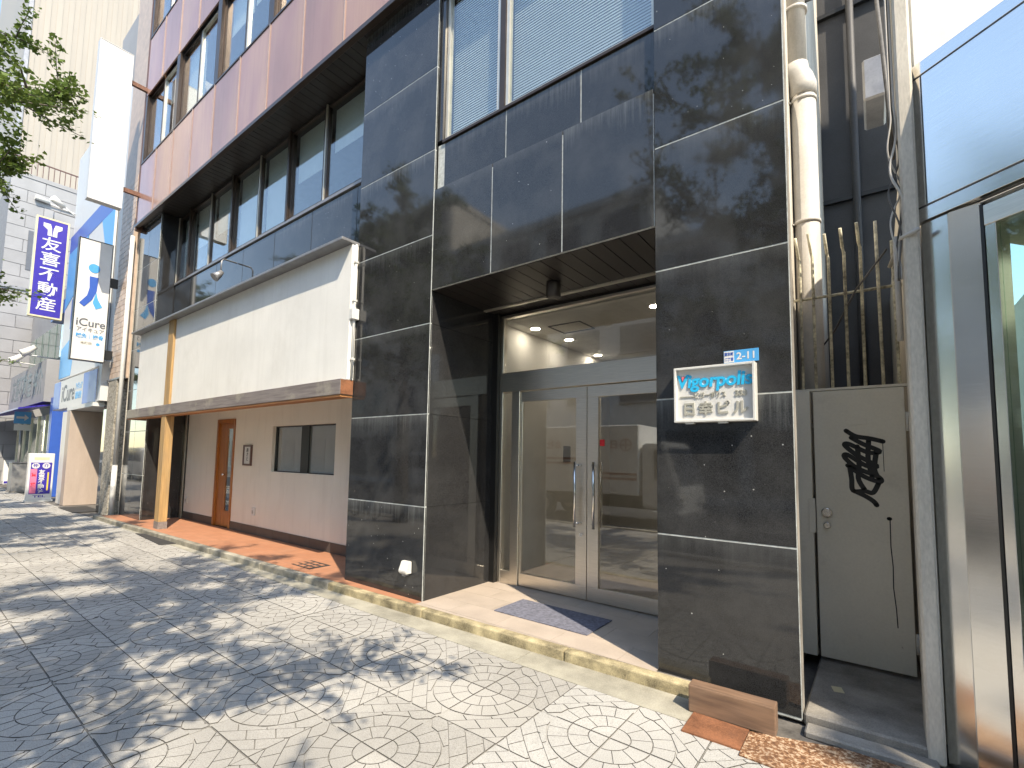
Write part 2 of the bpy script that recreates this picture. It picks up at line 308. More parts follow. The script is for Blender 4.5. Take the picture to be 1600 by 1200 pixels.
# ------------------------------------------------------------------ mesh helpers
def tag(o, label=None, cat=None, group=None, kind=None):
    if label: o["label"] = label
    if cat: o["category"] = cat
    if group: o["group"] = group
    if kind: o["kind"] = kind
    return o
def empty(name, loc=(0, 0, 0), rz=0.0, label=None, cat=None, group=None):
    o = bpy.data.objects.new(name, None); COL.objects.link(o); o.location = loc; o.rotation_euler = (0, 0, rz); o.empty_display_size = 0.1
    return tag(o, label, cat, group)
class MB:
    def __init__(s): s.bm = bmesh.new(); s.mi = 0
    def quad(s, pts):
        f = s.bm.faces.new([s.bm.verts.new(p) for p in pts]); f.material_index = s.mi; return f
    def box(s, x0, x1, y0, y1, z0, z1, bev=0.0, seg=1):
        n0 = len(s.bm.faces)
        vs = [s.bm.verts.new((x, y, z)) for z in (z0, z1) for y in (y0, y1) for x in (x0, x1)]
        fs = [s.bm.faces.new([vs[i] for i in q]) for q in ((0, 2, 3, 1), (4, 5, 7, 6), (0, 1, 5, 4), (2, 6, 7, 3), (0, 4, 6, 2), (1, 3, 7, 5))]
        for f in fs: f.material_index = s.mi
        if bev:
            es = list({e for f in fs for e in f.edges})
            r = bmesh.ops.bevel(s.bm, geom=es, offset=bev, segments=seg, affect='EDGES', profile=0.6)
            for f in r["faces"]: f.material_index = s.mi
        return s
    def tube(s, pts, rad, n=10, cap=True):
        pts = [Vector(p) for p in pts]; rings = []
        for i, p in enumerate(pts):
            d = (pts[min(i+1, len(pts)-1)] - pts[max(i-1, 0)]).normalized()
            up = Vector((0, 0, 1)) if abs(d.z) < 0.9 else Vector((1, 0, 0))
            a = d.cross(up).normalized(); b = d.cross(a)
            r = rad[i] if isinstance(rad, (list, tuple)) else rad
            rings.append([s.bm.verts.new(p + a*(r*math.cos(2*math.pi*k/n)) + b*(r*math.sin(2*math.pi*k/n))) for k in range(n)])
        for A, B in zip(rings, rings[1:]):
            for k in range(n):
                f = s.bm.faces.new((A[k], A[(k+1) % n], B[(k+1) % n], B[k])); f.smooth = True; f.material_index = s.mi
        if cap and n > 2:
            for rg, rev in ((rings[0], True), (rings[-1], False)):
                f = s.bm.faces.new(list(reversed(rg)) if rev else rg); f.material_index = s.mi
        return s
    def prism(s, poly, axis, a0, a1):
        """poly: 2-D points; extruded along axis from a0 to a1"""
        def P(u, v, w):
            return {'x': (w, u, v), 'y': (u, w, v), 'z': (u, v, w)}[axis]
        A = [s.bm.verts.new(P(u, v, a0)) for u, v in poly]; B = [s.bm.verts.new(P(u, v, a1)) for u, v in poly]
        n = len(poly)
        fs = [s.bm.faces.new(A), s.bm.faces.new(B)]
        for k in range(n): fs.append(s.bm.faces.new((A[k], A[(k+1) % n], B[(k+1) % n], B[k])))
        for f in fs: f.material_index = s.mi
        return s
    def mesh(s, name):
        bmesh.ops.recalc_face_normals(s.bm, faces=s.bm.faces[:])
        me = bpy.data.meshes.new(name); s.bm.to_mesh(me); s.bm.free(); return me
    def build(s, name, m, parent=None, loc=None, rot=None):
        me = s.mesh(name)
        for k in (m if isinstance(m, (list, tuple)) else [m]): me.materials.append(k)
        return place(name, me, parent, loc, rot)
def place(name, me, parent=None, loc=None, rot=None):
    o = bpy.data.objects.new(name, me); COL.objects.link(o)
    if parent is not None: o.parent = parent
    if loc is not None: o.location = loc
    if rot is not None: o.rotation_euler = rot
    return o
def part(name, m, parent, x0, x1, y0, y1, z0, z1, bev=0.0, seg=1):
    """box part with its origin at the top centre of the box"""
    cx, cy = (x0+x1)/2, (y0+y1)/2
    return MB().box(x0-cx, x1-cx, y0-cy, y1-cy, z0-z1, 0, bev, seg).build(name, m, parent, (cx, cy, z1))
CACHE = {}
def shared(name, m, parent, x0, x1, y0, y1, z0, z1, bev=0.0):
    cx, cy = (x0+x1)/2, (y0+y1)/2
    key = (name, m.name, round(x1-x0, 4), round(y1-y0, 4), round(z1-z0, 4), bev)
    if key not in CACHE:
        me = MB().box(x0-cx, x1-cx, y0-cy, y1-cy, z0-z1, 0, bev).mesh(name); me.materials.append(m); CACHE[key] = me
    return place(name, CACHE[key], parent, (cx, cy, z1))
def text(name, body, size, m, parent, loc, rot, extrude=0.002, bold=0.0, align='CENTER', sx=1.0, shear=0.0, spacing=1.0):
    cu = bpy.data.curves.new(name, 'FONT'); cu.body = body; cu.size = size; cu.extrude = extrude; cu.offset = bold
    cu.align_x = align; cu.align_y = 'CENTER'; cu.shear = shear; cu.space_character = spacing; cu.resolution_u = 4
    tmp = bpy.data.objects.new(name, cu); COL.objects.link(tmp)
    dg = bpy.context.evaluated_depsgraph_get(); me = bpy.data.meshes.new_from_object(tmp.evaluated_get(dg))
    bpy.data.objects.remove(tmp); bpy.data.curves.remove(cu)
    me.name = name; me.materials.clear(); me.materials.append(m)
    o = place(name, me, parent, loc, rot); o.scale = (sx, 1, 1); return o
FRONT = (R(90), 0, 0)            # text that faces -Y (the street)
EAST = (R(90), 0, R(90))         # text that faces +X
def ribbon(pts, wd, thick=0.0008):
    """brush stroke in the XZ plane at y=0 facing -Y"""
    mb = MB(); P = [Vector((p[0], 0, p[1])) for p in pts]; L, Rr = [], []
    for i, p in enumerate(P):
        d = (P[min(i+1, len(P)-1)] - P[max(i-1, 0)]).normalized(); n = Vector((-d.z, 0, d.x))
        k = wd[i] if isinstance(wd, (list, tuple)) else wd
        L.append(p+n*k/2); Rr.append(p-n*k/2)
    for i in range(len(P)-1): mb.quad([L[i], L[i+1], Rr[i+1], Rr[i]])
    for end in (0, -1):
        c = P[end]; k = (wd[end] if isinstance(wd, (list, tuple)) else wd)/2
        mb.quad([c+Vector((k*math.cos(a*math.pi/4), 0, k*math.sin(a*math.pi/4))) for a in range(8)])
    return mb
rng = random.Random(7)

# ================================================================== THE SETTING
ROAD_Z = -0.10
g = MB(); g.quad([(-900, -900, ROAD_Z-0.02), (900, -900, ROAD_Z-0.02), (900, 900, ROAD_Z-0.02), (-900, 900, ROAD_Z-0.02)])
tag(g.build("ground", M_ASPH), "bare ground under the street", kind="structure")
rd = MB(); rd.quad([(-150, -15.0, ROAD_Z), (60, -15.0, ROAD_Z), (60, -4.95, ROAD_Z), (-150, -4.95, ROAD_Z)])
road = tag(rd.build("road", M_ASPH), "asphalt road beside the sidewalk", kind="structure")
for y0 in (-5.6, -10.0, -14.4):
    for k in range(9 if y0 == -10.0 else 1):
        x0 = -60 + k*9.0; x1 = x0 + 5 if y0 == -10.0 else 30
        part("lane_marking", M_WHITE, road, x0, x1, y0-0.07, y0+0.07, ROAD_Z+0.001, ROAD_Z+0.005)
os_ = tag(part("opposite_pavement", M_TILE, None, -150, 60, -19.2, -15.0, ROAD_Z-0.01, 0.03), "grey pavement across the road", kind="structure")
sw = MB(); sw.box(-150, 60, -4.8, 4.0, -0.12, -0.012)
sidewalk = tag(sw.build("sidewalk", M_BED), "patterned concrete sidewalk in front of the building", kind="structure")
for k in range(40):
    shared("kerbstone", M_KERBG, sidewalk, -60+k*2.0, -60+k*2.0+1.992, -4.95, -4.802, -0.13, 0.005, 0.008)
# --- paving tiles: quarter-disc slabs, grooves cut as real gaps between raised pieces
TS = 0.467
def clip(poly, px, py, nx, ny):
    out = []
    for i in range(len(poly)):
        a, b = poly[i], poly[(i+1) % len(poly)]
        da = (a[0]-px)*nx+(a[1]-py)*ny; db = (b[0]-px)*nx+(b[1]-py)*ny
        if da >= 0: out.append(a)
        if (da >= 0) != (db >= 0):
            t_ = da/(da-db); out.append((a[0]+(b[0]-a[0])*t_, a[1]+(b[1]-a[1])*t_))
    return out
def tile_polys():
    gp = 0.0025; P = []
    def arc(r, a0, a1, n): return [(r*math.cos(R(a0+(a1-a0)*k/n)), r*math.sin(R(a0+(a1-a0)*k/n))) for k in range(n+1)]
    P.append([(0, 0)] + arc(0.12, 0, 90, 6))
    for k in range(3): P.append(arc(0.12, k*30, k*30+30, 3) + list(reversed(arc(0.24, k*30, k*30+30, 3))))
    for k in range(5): P.append(arc(0.24, k*18, k*18+18, 2) + list(reversed(arc(0.36, k*18, k*18+18, 2))))
    q = math.sqrt(0.5); bw = 0.098
    for i in range(4):
        u0 = 0.30 + i*bw; v = -0.5 + (i % 2)*0.08
        while v < 0.5:
            poly = [((u-vv)*q, (u+vv)*q) for u, vv in ((u0, v), (u0+bw, v+0.03), (u0+bw, v+0.19), (u0, v+0.16))]
            v += 0.16
            for (px, py, nx, ny) in ((0, 0, 1, 0), (0, 0, 0, 1), (TS, TS, -1, 0), (TS, TS, 0, -1)):
                if len(poly) > 2: poly = clip(poly, px, py, nx, ny)
            if len(poly) < 3: continue
            cx = sum(a for a, b in poly)/len(poly); cy = sum(b for a, b in poly)/len(poly); rr = math.hypot(cx, cy)
            poly = clip(poly, cx/rr*0.362, cy/rr*0.362, cx/rr, cy/rr)
            if len(poly) < 3: continue
            ar = abs(sum(poly[k][0]*poly[(k+1) % len(poly)][1]-poly[(k+1) % len(poly)][0]*poly[k][1] for k in range(len(poly))))/2
            if ar > 0.0006: P.append(poly)
    return [[(min(max(x, gp), TS-gp), min(max(y, gp), TS-gp)) for x, y in p] for p in P]
def raised(mb, poly, zt, zb, ins):
    cx = sum(a for a, b in poly)/len(poly); cy = sum(b for a, b in poly)/len(poly)
    top, bot = [], []
    for x, y in poly:
        d = math.hypot(x-cx, y-cy); k = max(0, 1-ins*1.25/max(d, 0.01)); k2 = max(0, 1-ins*0.45/max(d, 0.01))
        top.append(mb.bm.verts.new((cx+(x-cx)*k, cy+(y-cy)*k, zt))); bot.append(mb.bm.verts.new((cx+(x-cx)*k2, cy+(y-cy)*k2, zb)))
    mb.bm.faces.new(top); n = len(poly)
    for k in range(n): mb.bm.faces.new((bot[k], bot[(k+1) % n], top[(k+1) % n], top[k])).material_index = 1
def tile_mesh(m):
    mb = MB(); mb.box(0.0025, TS-0.0025, 0.0025, TS-0.0025, -0.05, -0.0055)
    bmesh.ops.recalc_face_normals(mb.bm, faces=mb.bm.faces[:])
    for p in tile_polys(): raised(mb, p, 0.0, -0.0057, 0.0031)
    me = mb.mesh("paving_tile"); me.materials.append(m); me.materials.append(M_GRIME); return me
T_OLD, T_NEW = tile_mesh(M_TILE), tile_mesh(M_TILEW)
X0, Y0 = -2.21, -0.896              # a disc centre
cells = []
for i in range(-64, 10):
    for j in range(-8, 1):
        cells.append((X0+i*TS, Y0+j*TS, i, j))       # cell centre = lower-left corner of the tile cell
def seen(x, y):
    xx, yy = x+TS/2, y+TS/2
    if yy < -3.6+0.085*abs(xx)-0.35: return False
    v = Vector((xx, yy, 0))-Vector((0, -3.6, 1.6)); d = v.dot(fw)
    if d < 0.3: return False
    u = CX+F_*v.dot(r2)/d; vv = CY+F_*v.dot(d2)/d
    return -70 < u < 1680 and vv < 1290
vis = sorted([c for c in cells if seen(c[0], c[1])], key=lambda c: (c[0]+TS/2)**2+(c[1]+TS/2+3.6)**2)
pick = set((c[2], c[3]) for c in vis[:300])
far = MB()
for (x, y, i, j) in cells:
    if (i, j) in pick:
        ei, ej = i % 2, j % 2
        if (ei, ej) == (0, 0): loc, rz = (x, y, 0), 0
        elif (ei, ej) == (1, 0): loc, rz = (x+TS, y, 0), 90
        elif (ei, ej) == (1, 1): loc, rz = (x+TS, y+TS, 0), 180
        else: loc, rz = (x, y+TS, 0), 270
        new = (x > -1.76 and y+TS < -0.3)
        o = place("paving_tile", T_NEW if new else T_OLD, sidewalk, (loc[0], loc[1], loc[2]+rng.uniform(-0.0012, 0.0012)), (rng.uniform(-0.0018, 0.0018), rng.uniform(-0.0018, 0.0018), R(rz)))
    else:
        far.box(x+0.003, x+TS-0.003, y+0.003, y+TS-0.003, -0.04, -0.001)
tag(far.build("paving_tiles", M_TILE, sidewalk), kind="stuff")
far2 = MB()
for i in range(40):
    for j in range(9):
        x = X0-64*TS-(i+1)*0.934; y = Y0-8*TS+j*TS
        far2.box(x+0.004, x+0.930, y+0.004, y+TS-0.004, -0.04, -0.002)
tag(far2.build("distant_paving", M_TILE, sidewalk), kind="stuff")
# --- cement gutter strip and kerb, slightly skewed to the tile grid
def ky(x): return -0.108 + 0.0232*(x+0.0)       # outer foot of the kerb
gs = empty("gutter_strip", (0, 0, 0)); tag(gs, "cement strip between paving tiles and kerb", kind="structure")
xs = [-0.90, -2.32, -3.75, -5.2, -6.65, -8.1, -9.55, -11.0, -12.4, -13.9]
for a, b in zip(xs, xs[1:]):
    mb = MB(); mb.prism([(a-0.003, -0.431), (b+0.003, -0.431), (b+0.003, max(ky(b)+0.02, -0.425)), (a-0.003, max(ky(a)+0.02, -0.425))], 'z', -0.05, 0.002)
    mb.build("cement_slab", M_CONC, gs)
kb = empty("kerb", (0, 0, 0)); tag(kb, "yellowish stone kerb along the building", kind="structure")
kx = [-0.98, -2.02, -3.62, -5.2, -6.8, -8.4, -10.0, -11.6, -13.2, -14.6]
FZ = 0.08
for n, (a, b) in enumerate(zip(kx, kx[1:])):
    mb = MB(); cx = (a+b)/2
    pts = [(a-0.003-cx, ky(a)), (b+0.003-cx, ky(b)), (b+0.003-cx, ky(b)+0.10), (a-0.003-cx, ky(a)+0.10)]
    mb.prism(pts, 'z', -0.05, FZ+0.004)
    bmesh.ops.bevel(mb.bm, geom=[e for e in mb.bm.edges], offset=0.012, segments=2, affect='EDGES', profile=0.5)
    mb.build("kerb_stone", M_KERB if n < 3 else M_KERBG, kb, (cx, 0, 0))

# ================================================================== MAIN BUILDING
B = empty("office_building", (-7.3, 0, 0))
tag(B, "office building with polished black granite ground floor and reddish metal upper floors", "building")
BI = B.matrix_world.inverted()
B.location = (0, 0, 0)
XL, XR = -14.4, -0.42          # ends of the facade
PL0, PL1 = -5.20, -3.82        # left entrance pillar
PR0, PR1 = -1.32, -0.42        # right pillar
Z = [0.03, 1.06, 2.06, 3.06, 4.06, 5.06, 6.06, 7.17]
G = 0.0055
def gp(x0, x1, z0, z1, y0=0.0, th=0.03, m=None):
    return shared("granite_panel", m or M_GR, B, x0+G, x1-G, y0, y0+th, z0+G, z1-G, 0.0015)
# pillars and far pier, front faces, in one-metre courses
for a, b in ((PL0, PL1), (PR0, PR1), (XL, -12.9)):
    for z0, z1 in zip(Z, Z[1:]):
        if a == XL: gp(a, (a+b)/2, z0, z1); gp((a+b)/2, b, z0, z1)
        else: gp(a, b, z0, z1)
# right pillar goes on up past the soffit line of the picture
# lintel over the entrance
LZ0, LZ1 = 3.43, 4.58
for a, b in ((PL1, -2.98), (-2.98, -2.16), (-2.16, PR0)): gp(a, b, LZ0, LZ1, 0.004)
for a, b in ((PL1+0.1, -2.85), (-2.85, -2.0), (-2.0, PR0)): gp(a, b, LZ1+0.004, 5.12, 0.05)
part("sill_ledge", M_GRS, B, PL1+0.003, PR0-0.003, 0.036, 0.052, LZ1-0.04, LZ1+0.002)
part("window_sill", M_DARKMET, B, PL1+0.08, PR0-0.004, 0.03, 0.14, 5.122, 5.15)
# joint backing (pale caulk shows in the gaps)
for a, b in ((PL0, PL1), (PR0, PR1), (XL, -12.9)):
    part("joint_backing", M_CAULK, B, a+0.007, b-0.007, 0.0025, 0.032, 0.02, 7.1); part("corner_bead", M_CAULK, B, b-0.0058, b-0.001, 0.0015, 0.009, 0.03, 7.1)
part("joint_backing", M_CAULK, B, PL1, PR0, 0.0065, 0.033, LZ0+0.004, LZ1-0.045)
part("joint_backing", M_CAULK, B, PL1, PR0, 0.0525, 0.075, LZ1, 5.115)
# structural cores behind
part("wall_core", M_GRS, B, PL0+0.001, PL1-0.032, 0.033, 1.34, 0.0, 7.16)
part("wall_core", M_PIER, B, PR0+0.032, -0.53, 0.033, 6.0, 0.0, 20)
part("pillar_edge", M_STEP, B, -0.53, PR1-0.0015, 0.034, 0.13, 0.0, 20)
part("wall_core", M_GRS, B, XL+0.01, -12.932, 0.034, 2.0, 0.0, 7.16)
# reveals of the entrance recess (panels with joints)
for z0, z1 in zip(Z, Z[1:]):
    if z0 > 3.2: break
    z1 = min(z1, LZ0)
    shared("granite_panel", M_GRS, B, PL1-0.030, PL1-0.0005, 0.034, 1.10, z0+0.002, z1-0.002, 0.001)
    shared("granite_panel", M_GRS, B, PR0+0.0005, PR0+0.030, 0.034, 1.10, z0+0.002, z1-0.002, 0.001)
    shared("granite_panel", M_GRS, B, -12.93, -12.9005, 0.034, 0.80, z0+0.002, z1-0.002, 0.001)
    shared("granite_panel", M_GRS, B, PL0+0.0006, PL0+0.030, 0.034, 0.80, z0+0.002, z1-0.002, 0.001) if False else None
# window reveal on the lintel's left side (pale lit strip)
part("window_reveal", M_GRS, B, PL1-0.0, PL1+0.075, 0.036, 0.16, 5.16, 7.16)
# entrance soffit slats
ns = 16; sw_ = (PR0-PL1)/ns
for k in range(ns):
    shared("soffit_slat", M_BROWN_DARK, B, PL1+k*sw_+0.004, PL1+(k+1)*sw_-0.004, 0.04, 0.90, LZ0-0.0, LZ0+0.02)
part("soffit_backing", M_BLACK, B, PL1, PR0, 0.036, 1.3, LZ0+0.024, LZ0+0.05)
part("curtain_box", M_ALU, B, PL1, PR0, 0.905, 0.955, LZ0-0.015, LZ0+0.02)
for k in range(ns):
    shared("soffit_slat", M_BROWN_DARK, B, PL1+k*sw_+0.004, PL1+(k+1)*sw_-0.004, 0.96, 1.17, LZ0-0.0, LZ0+0.02)
o = MB().tube([(0, 0, 0), (0, 0, -0.03), (0, 0, -0.16), (0, 0, -0.165)], [0.075, 0.075, 0.075, 0.062], 20).build("ceiling_spot", M_BROWN_DARK, B, (-2.60, 0.58, LZ0))
# entrance floor tiles
ef = empty("entrance_floor", (0, 0, 0)); tag(ef, "pinkish beige tiled entrance floor", kind="structure")
tx = [PL1, -3.22, -2.62, -2.02, -1.42, -0.98]
ty = [-0.04, 0.28, 0.60, 0.92, 1.30]
for j in range(4):
    off = 0.3 if j % 2 else 0.0
    xs2 = [PL1] + [x for x in (-3.42+off, -2.82+off, -2.22+off, -1.62+off) if PL1+0.1 < x < PR0-0.05] + [PR0]
    for a, b in zip(xs2, xs2[1:]):
        shared("floor_tile", M_EFLOOR, ef, a+0.0015, b-0.0015, ty[j]+0.0015, ty[j+1]-0.0015, 0.04, FZ+rng.uniform(0, 0.0006))
for a, b in zip([PL1, -3.3, -2.7, -2.1, -1.5, -0.99], [-3.3, -2.7, -2.1, -1.5, -0.99]):
    mb = MB(); cx = (a+b)/2
    mb.prism([(a+0.0015-cx, ky(a)+0.102), (b-0.0015-cx, ky(b)+0.102), (b-0.0015-cx, -0.043), (a+0.0015-cx, -0.043)], 'z', 0.03, FZ)
    mb.build("floor_tile", M_EFLOOR, ef, (cx, 0, 0))
part("floor_bed", M_BED, ef, PL1, PR0, -0.05, 1.35, 0.0, FZ-0.006)
part("floor_bed", M_BED, ef, PL1+0.02, -0.99, -0.03, -0.002, 0.0, FZ-0.006)
# ---- doors
DY = 1.18
def frame_bar(x0, x1, z0, z1, y0=DY-0.02, y1=DY+0.06, name="door_frame", m=M_STEEL, par=B): return part(name, m, par, x0, x1, y0, y1, z0, z1, 0.002)
DXL, DXR = -3.74, PR0-0.031
part("door_jamb", M_BLACK, B, PL1-0.03, DXL-0.003, 1.10, DY+0.05, 0.0, LZ0-0.002)
part("door_jamb_trim", M_STEEL, B, PL1-0.0005, PL1+0.012, 1.102, 1.116, FZ, LZ0-0.02)
frame_bar(DXL, DXL+0.045, FZ, LZ0-0.03)
frame_bar(DXL+0.047, DXR, 3.365, LZ0-0.03)
frame_bar(DXL+0.047, DXR, 2.42, 2.66, DY-0.03, DY+0.07, "transom_bar")
part("transom_glass", M_GLASS, B, DXL+0.046, DXR, DY+0.015, DY+0.025, 2.661, 3.364)
frame_bar(-3.545, -3.43, FZ, 2.418, DY-0.024, DY+0.06, "door_mullion")
part("sidelight_glass", M_GLASS, B, DXL+0.046, -3.546, DY+0.015, DY+0.025, FZ+0.16, 2.418)
frame_bar(DXL+0.047, -3.547, FZ+0.002, FZ+0.158, name="sidelight_rail")
def leaf(x0, x1, handle_side):
    d = empty("door_leaf", (0, 0, 0)); d.parent = B
    y0, y1 = DY-0.005, DY+0.04
    part("leaf_frame", M_STEEL, d, x0, x1, y0, y1, FZ+0.012, FZ+0.155, 0.002)
    part("leaf_frame", M_STEEL, d, x0, x1, y0, y1, 2.285, 2.41, 0.002)
    L = 0.03 if handle_side > 0 else 0.135; Rr = 0.135 if handle_side > 0 else 0.03
    part("leaf_frame", M_STEEL, d, x0, x0+L, y0+0.001, y1-0.001, FZ+0.156, 2.284, 0.002)
    part("leaf_frame", M_STEEL, d, x1-Rr, x1, y0+0.001, y1-0.001, FZ+0.156, 2.284, 0.002)
    part("glass", M_GLASS, d, x0+L+0.001, x1-Rr-0.001, DY+0.012, DY+0.022, FZ+0.156, 2.284)
    hx = x1-0.11 if handle_side > 0 else x0+0.11
    for yy, sgn in ((y0, -1), (y1, 1)):
        h = MB(); yb = yy+sgn*0.065
        h.tube([(hx, yb, 0.86), (hx, yb, 1.57)], 0.016, 10)
        for zz in (0.90, 1.53): h.tube([(hx, yb, zz), (hx + (0.05 if handle_side > 0 else -0.05), yy, zz)], 0.011, 8)
        h.build("handle", M_STEEL2, d)
    if handle_side > 0:
        MB().tube([(0, 0, 0), (0, -0.012, 0)], 0.02, 14).build("lock", M_STEEL2, d, (x1-0.06, y0, 0.775))
    return d
leaf(-3.425, -2.525, 1); leaf(-2.519, -1.62, -1)
frame_bar(-1.615, DXR, FZ, 2.418, name="door_mullion")
st = MB(); st.box(-0.028, 0.028, -0.002, 0, -0.035, 0.035); tag(st.build("red_sticker", M_RED, None, (-2.345, DY+0.010, 1.78)), "small red sticker on the right glass door leaf", "sticker")
# ---- lobby
part("light_leak_filler", M_BROWN_DARK, B, PL1, PR0, 1.19, 1.255, LZ0-0.028, 4.59)  # filler box added above the door head to stop light leaking in
part("lobby_floor", M_LOBBYFL, B, -5.1, -0.6, 1.30, 8.0, 0.0, FZ-0.004)
part("lobby_ceiling", M_WHITEW, B, -5.1, -0.6, 1.26, 8.0, 3.36, 3.40)
part("lobby_wall", M_WHITEW, B, -3.99, -3.84, 1.345, 4.2, FZ, 3.358)
part("lobby_wall", M_WHITEW, B, -5.1, -5.0, 4.2, 8.0, FZ, 3.358)
part("lobby_wall", M_WHITEW, B, -0.98, -0.86, 1.30, 8.0, FZ, 3.358)
part("lobby_wall", M_WHITEW, B, -5.1, -0.6, 7.0, 7.1, FZ, 3.358)
part("lobby_panel", M_DKGREY, B, -3.839, -3.825, 2.9, 3.1, 1.55, 1.8)
part("mail_boxes", M_STEEL, B, -2.2, -1.2, 6.6, 6.99, 0.6, 1.9)
for k, (lx, ly) in enumerate(((-3.62, 1.76), (-3.55, 2.55), (-3.68, 3.75), (-1.95, 1.72), (-2.6, 4.6), (-1.9, 3.6))):
    MB().tube([(0, 0, 0), (0, 0, -0.006)], [0.062, 0.06], 18).build("downlight", M_DOWN, B, (lx, ly, 3.3598))
    MB().tube([(0, 0, 0), (0, 0, -0.004)], [0.078, 0.075], 18).build("downlight_rim", M_WHITEW, B, (lx, ly, 3.3602))
for (a, b, c, d) in ((-3.42, -2.94, 1.76, 1.775), (-3.42, -2.94, 2.175, 2.19), (-3.42, -3.405, 1.776, 2.174), (-2.955, -2.94, 1.776, 2.174)):
    part("ceiling_hatch_trim", M_DKGREY, B, a, b, c, d, 3.352, 3.3595)
# ---- window above the lintel, with blinds
def window(x0, x1, z0, z1, y, fm, par=B, fr=0.035, dep=0.06, blind=None, gm=M_WGLASS, name="window", boff=0.10):
    wdw = empty(name, (0, 0, 0)); wdw.parent = par
    f = MB(); cx = (x0+x1)/2
    f.box(x0-cx, x0+fr-cx, y-dep/2, y+dep/2, z0, z1); f.box(x1-fr-cx, x1-cx, y-dep/2, y+dep/2, z0, z1)
    f.box(x0+fr-cx, x1-fr-cx, y-dep/2+0.002, y+dep/2-0.002, z0, z0+fr); f.box(x0+fr-cx, x1-fr-cx, y-dep/2+0.002, y+dep/2-0.002, z1-fr, z1)
    f.build("frame", fm, wdw, (cx, 0, 0))
    part("pane", gm, wdw, x0+fr, x1-fr, y-0.004, y+0.004, z0+fr, z1-fr)
    if blind == 'slats':
        b = MB(); n = int((z1-z0)/0.03)
        for k in range(n):
            zz = z0+0.03+k*(z1-z0-0.05)/n
            b.quad([(x0+0.02-cx, y+0.075, zz), (x1-0.02-cx, y+0.075, zz), (x1-0.02-cx, y+0.083, zz+0.026), (x0+0.02-cx, y+0.083, zz+0.026)])
        b.build("blind", M_BLIND, wdw, (cx, 0, 0))
    elif blind == 'drop':
        h = (z1-z0)*rng.uniform(0.35, 0.6)
        part("blind", M_BLIND, wdw, x0+0.03, x1-0.03, y+0.10, y+0.106, z1-h, z1-0.02)
    elif blind == 'full':
        part("blind", M_BLIND, wdw, x0+0.03, x1-0.03, y+boff, y+boff+0.006, z0+0.02, z1-0.02)
    return wdw
WY = 0.10
window(PL1+0.08, -2.96, 5.16, 7.14, WY, M_ALU, blind='slats'); part("window_post", M_DARKMET, B, -2.955, -2.885, 0.06, 0.15, 5.152, 7.15)
window(-2.88, PR0-0.004, 5.16, 7.14, WY, M_ALU, blind='slats')
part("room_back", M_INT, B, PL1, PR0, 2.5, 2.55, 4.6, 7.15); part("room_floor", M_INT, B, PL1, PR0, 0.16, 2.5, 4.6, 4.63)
# upper part of the facade above the entrance (out of the picture, lights and reflections only)
part("upper_wall", M_GRS, B, PL1, PR0, 0.2, 0.5, 7.2, 20)
# ---- second-floor window band between pier and pillar
BX0, BX1 = -12.9, PL0
WB = 0.40
for k in range(7):
    x1 = -5.62-k*1.09+0.0; x0 = x1-1.09
    if x0 < BX0: x0 = BX0
    window(x0+0.03, x1-0.03 if k else BX1-0.002, 5.56, 7.12, WB, M_DARKMET, fr=0.03, blind=('drop', 'drop', 'full', 'full', 'drop', 'drop', 'full')[k], name="band_window")
    if k % 2 == 1: part("window_post", M_DARKMET, B, x0-0.028, x0+0.028, WB-0.07, WB+0.06, 5.55, 7.15)
    else: part("window_post", M_ALU, B, x0-0.014, x0+0.014, WB-0.04, WB+0.04, 5.55, 7.15)
part("band_sill", M_COPING, B, BX0, BX1, WB-0.06, WB+0.05, 5.50, 5.545)
for k in range(7):
    x1 = min(-5.20, -4.6-k*1.2); x0 = max(BX0, -5.8-k*1.2)
    gp(x0, x1, 4.30, 5.49, WB-0.03)
part("joint_backing", M_CAULK, B, BX0, BX1, WB-0.022, WB+0.02, 4.30, 5.485)
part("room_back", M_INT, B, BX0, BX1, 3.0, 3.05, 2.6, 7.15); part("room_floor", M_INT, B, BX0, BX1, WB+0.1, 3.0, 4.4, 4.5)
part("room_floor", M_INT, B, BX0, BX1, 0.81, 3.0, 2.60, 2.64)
# ---- overhang: soffit, gutter edge, reddish cladding above
OY, OZ = -0.12, 7.17
k = XL+0.05
while k < -0.5:
    shared("overhang_slat", M_BROWN_DARK, B, k+0.004, k+0.146, OY+0.05, 0.48, OZ+0.002, OZ+0.03); k += 0.15
part("soffit_backing", M_BLACK, B, XL, XR, OY+0.03, 0.6, OZ+0.034, OZ+0.06)
part("gutter_edge", M_DARKMET, B, XL+0.08, XR, OY-0.035, OY+0.045, OZ-0.05, OZ+0.02, 0.004)
MODX = 1.09; bx = -14.28
cl_z = [(7.20, 8.74), (10.56, 12.10), (13.9, 15.4)]
for z0, z1 in cl_z:
    for k in range(12):
        x0 = bx+k*MODX; x1 = x0+MODX
        shared("cladding_panel", M_CLAD, B, x0+0.006, x1-0.006, OY, OY+0.03, z0, z1, 0.004)
        if k: part("cladding_rib", M_RIB, B, x0-0.009, x0+0.009, OY-0.014, OY+0.02, z0-0.02, z1) if True else None
    part("cladding_ledge", M_DARKMET, B, bx, bx+12*MODX, OY-0.012, OY+0.04, z1, z1+0.035)
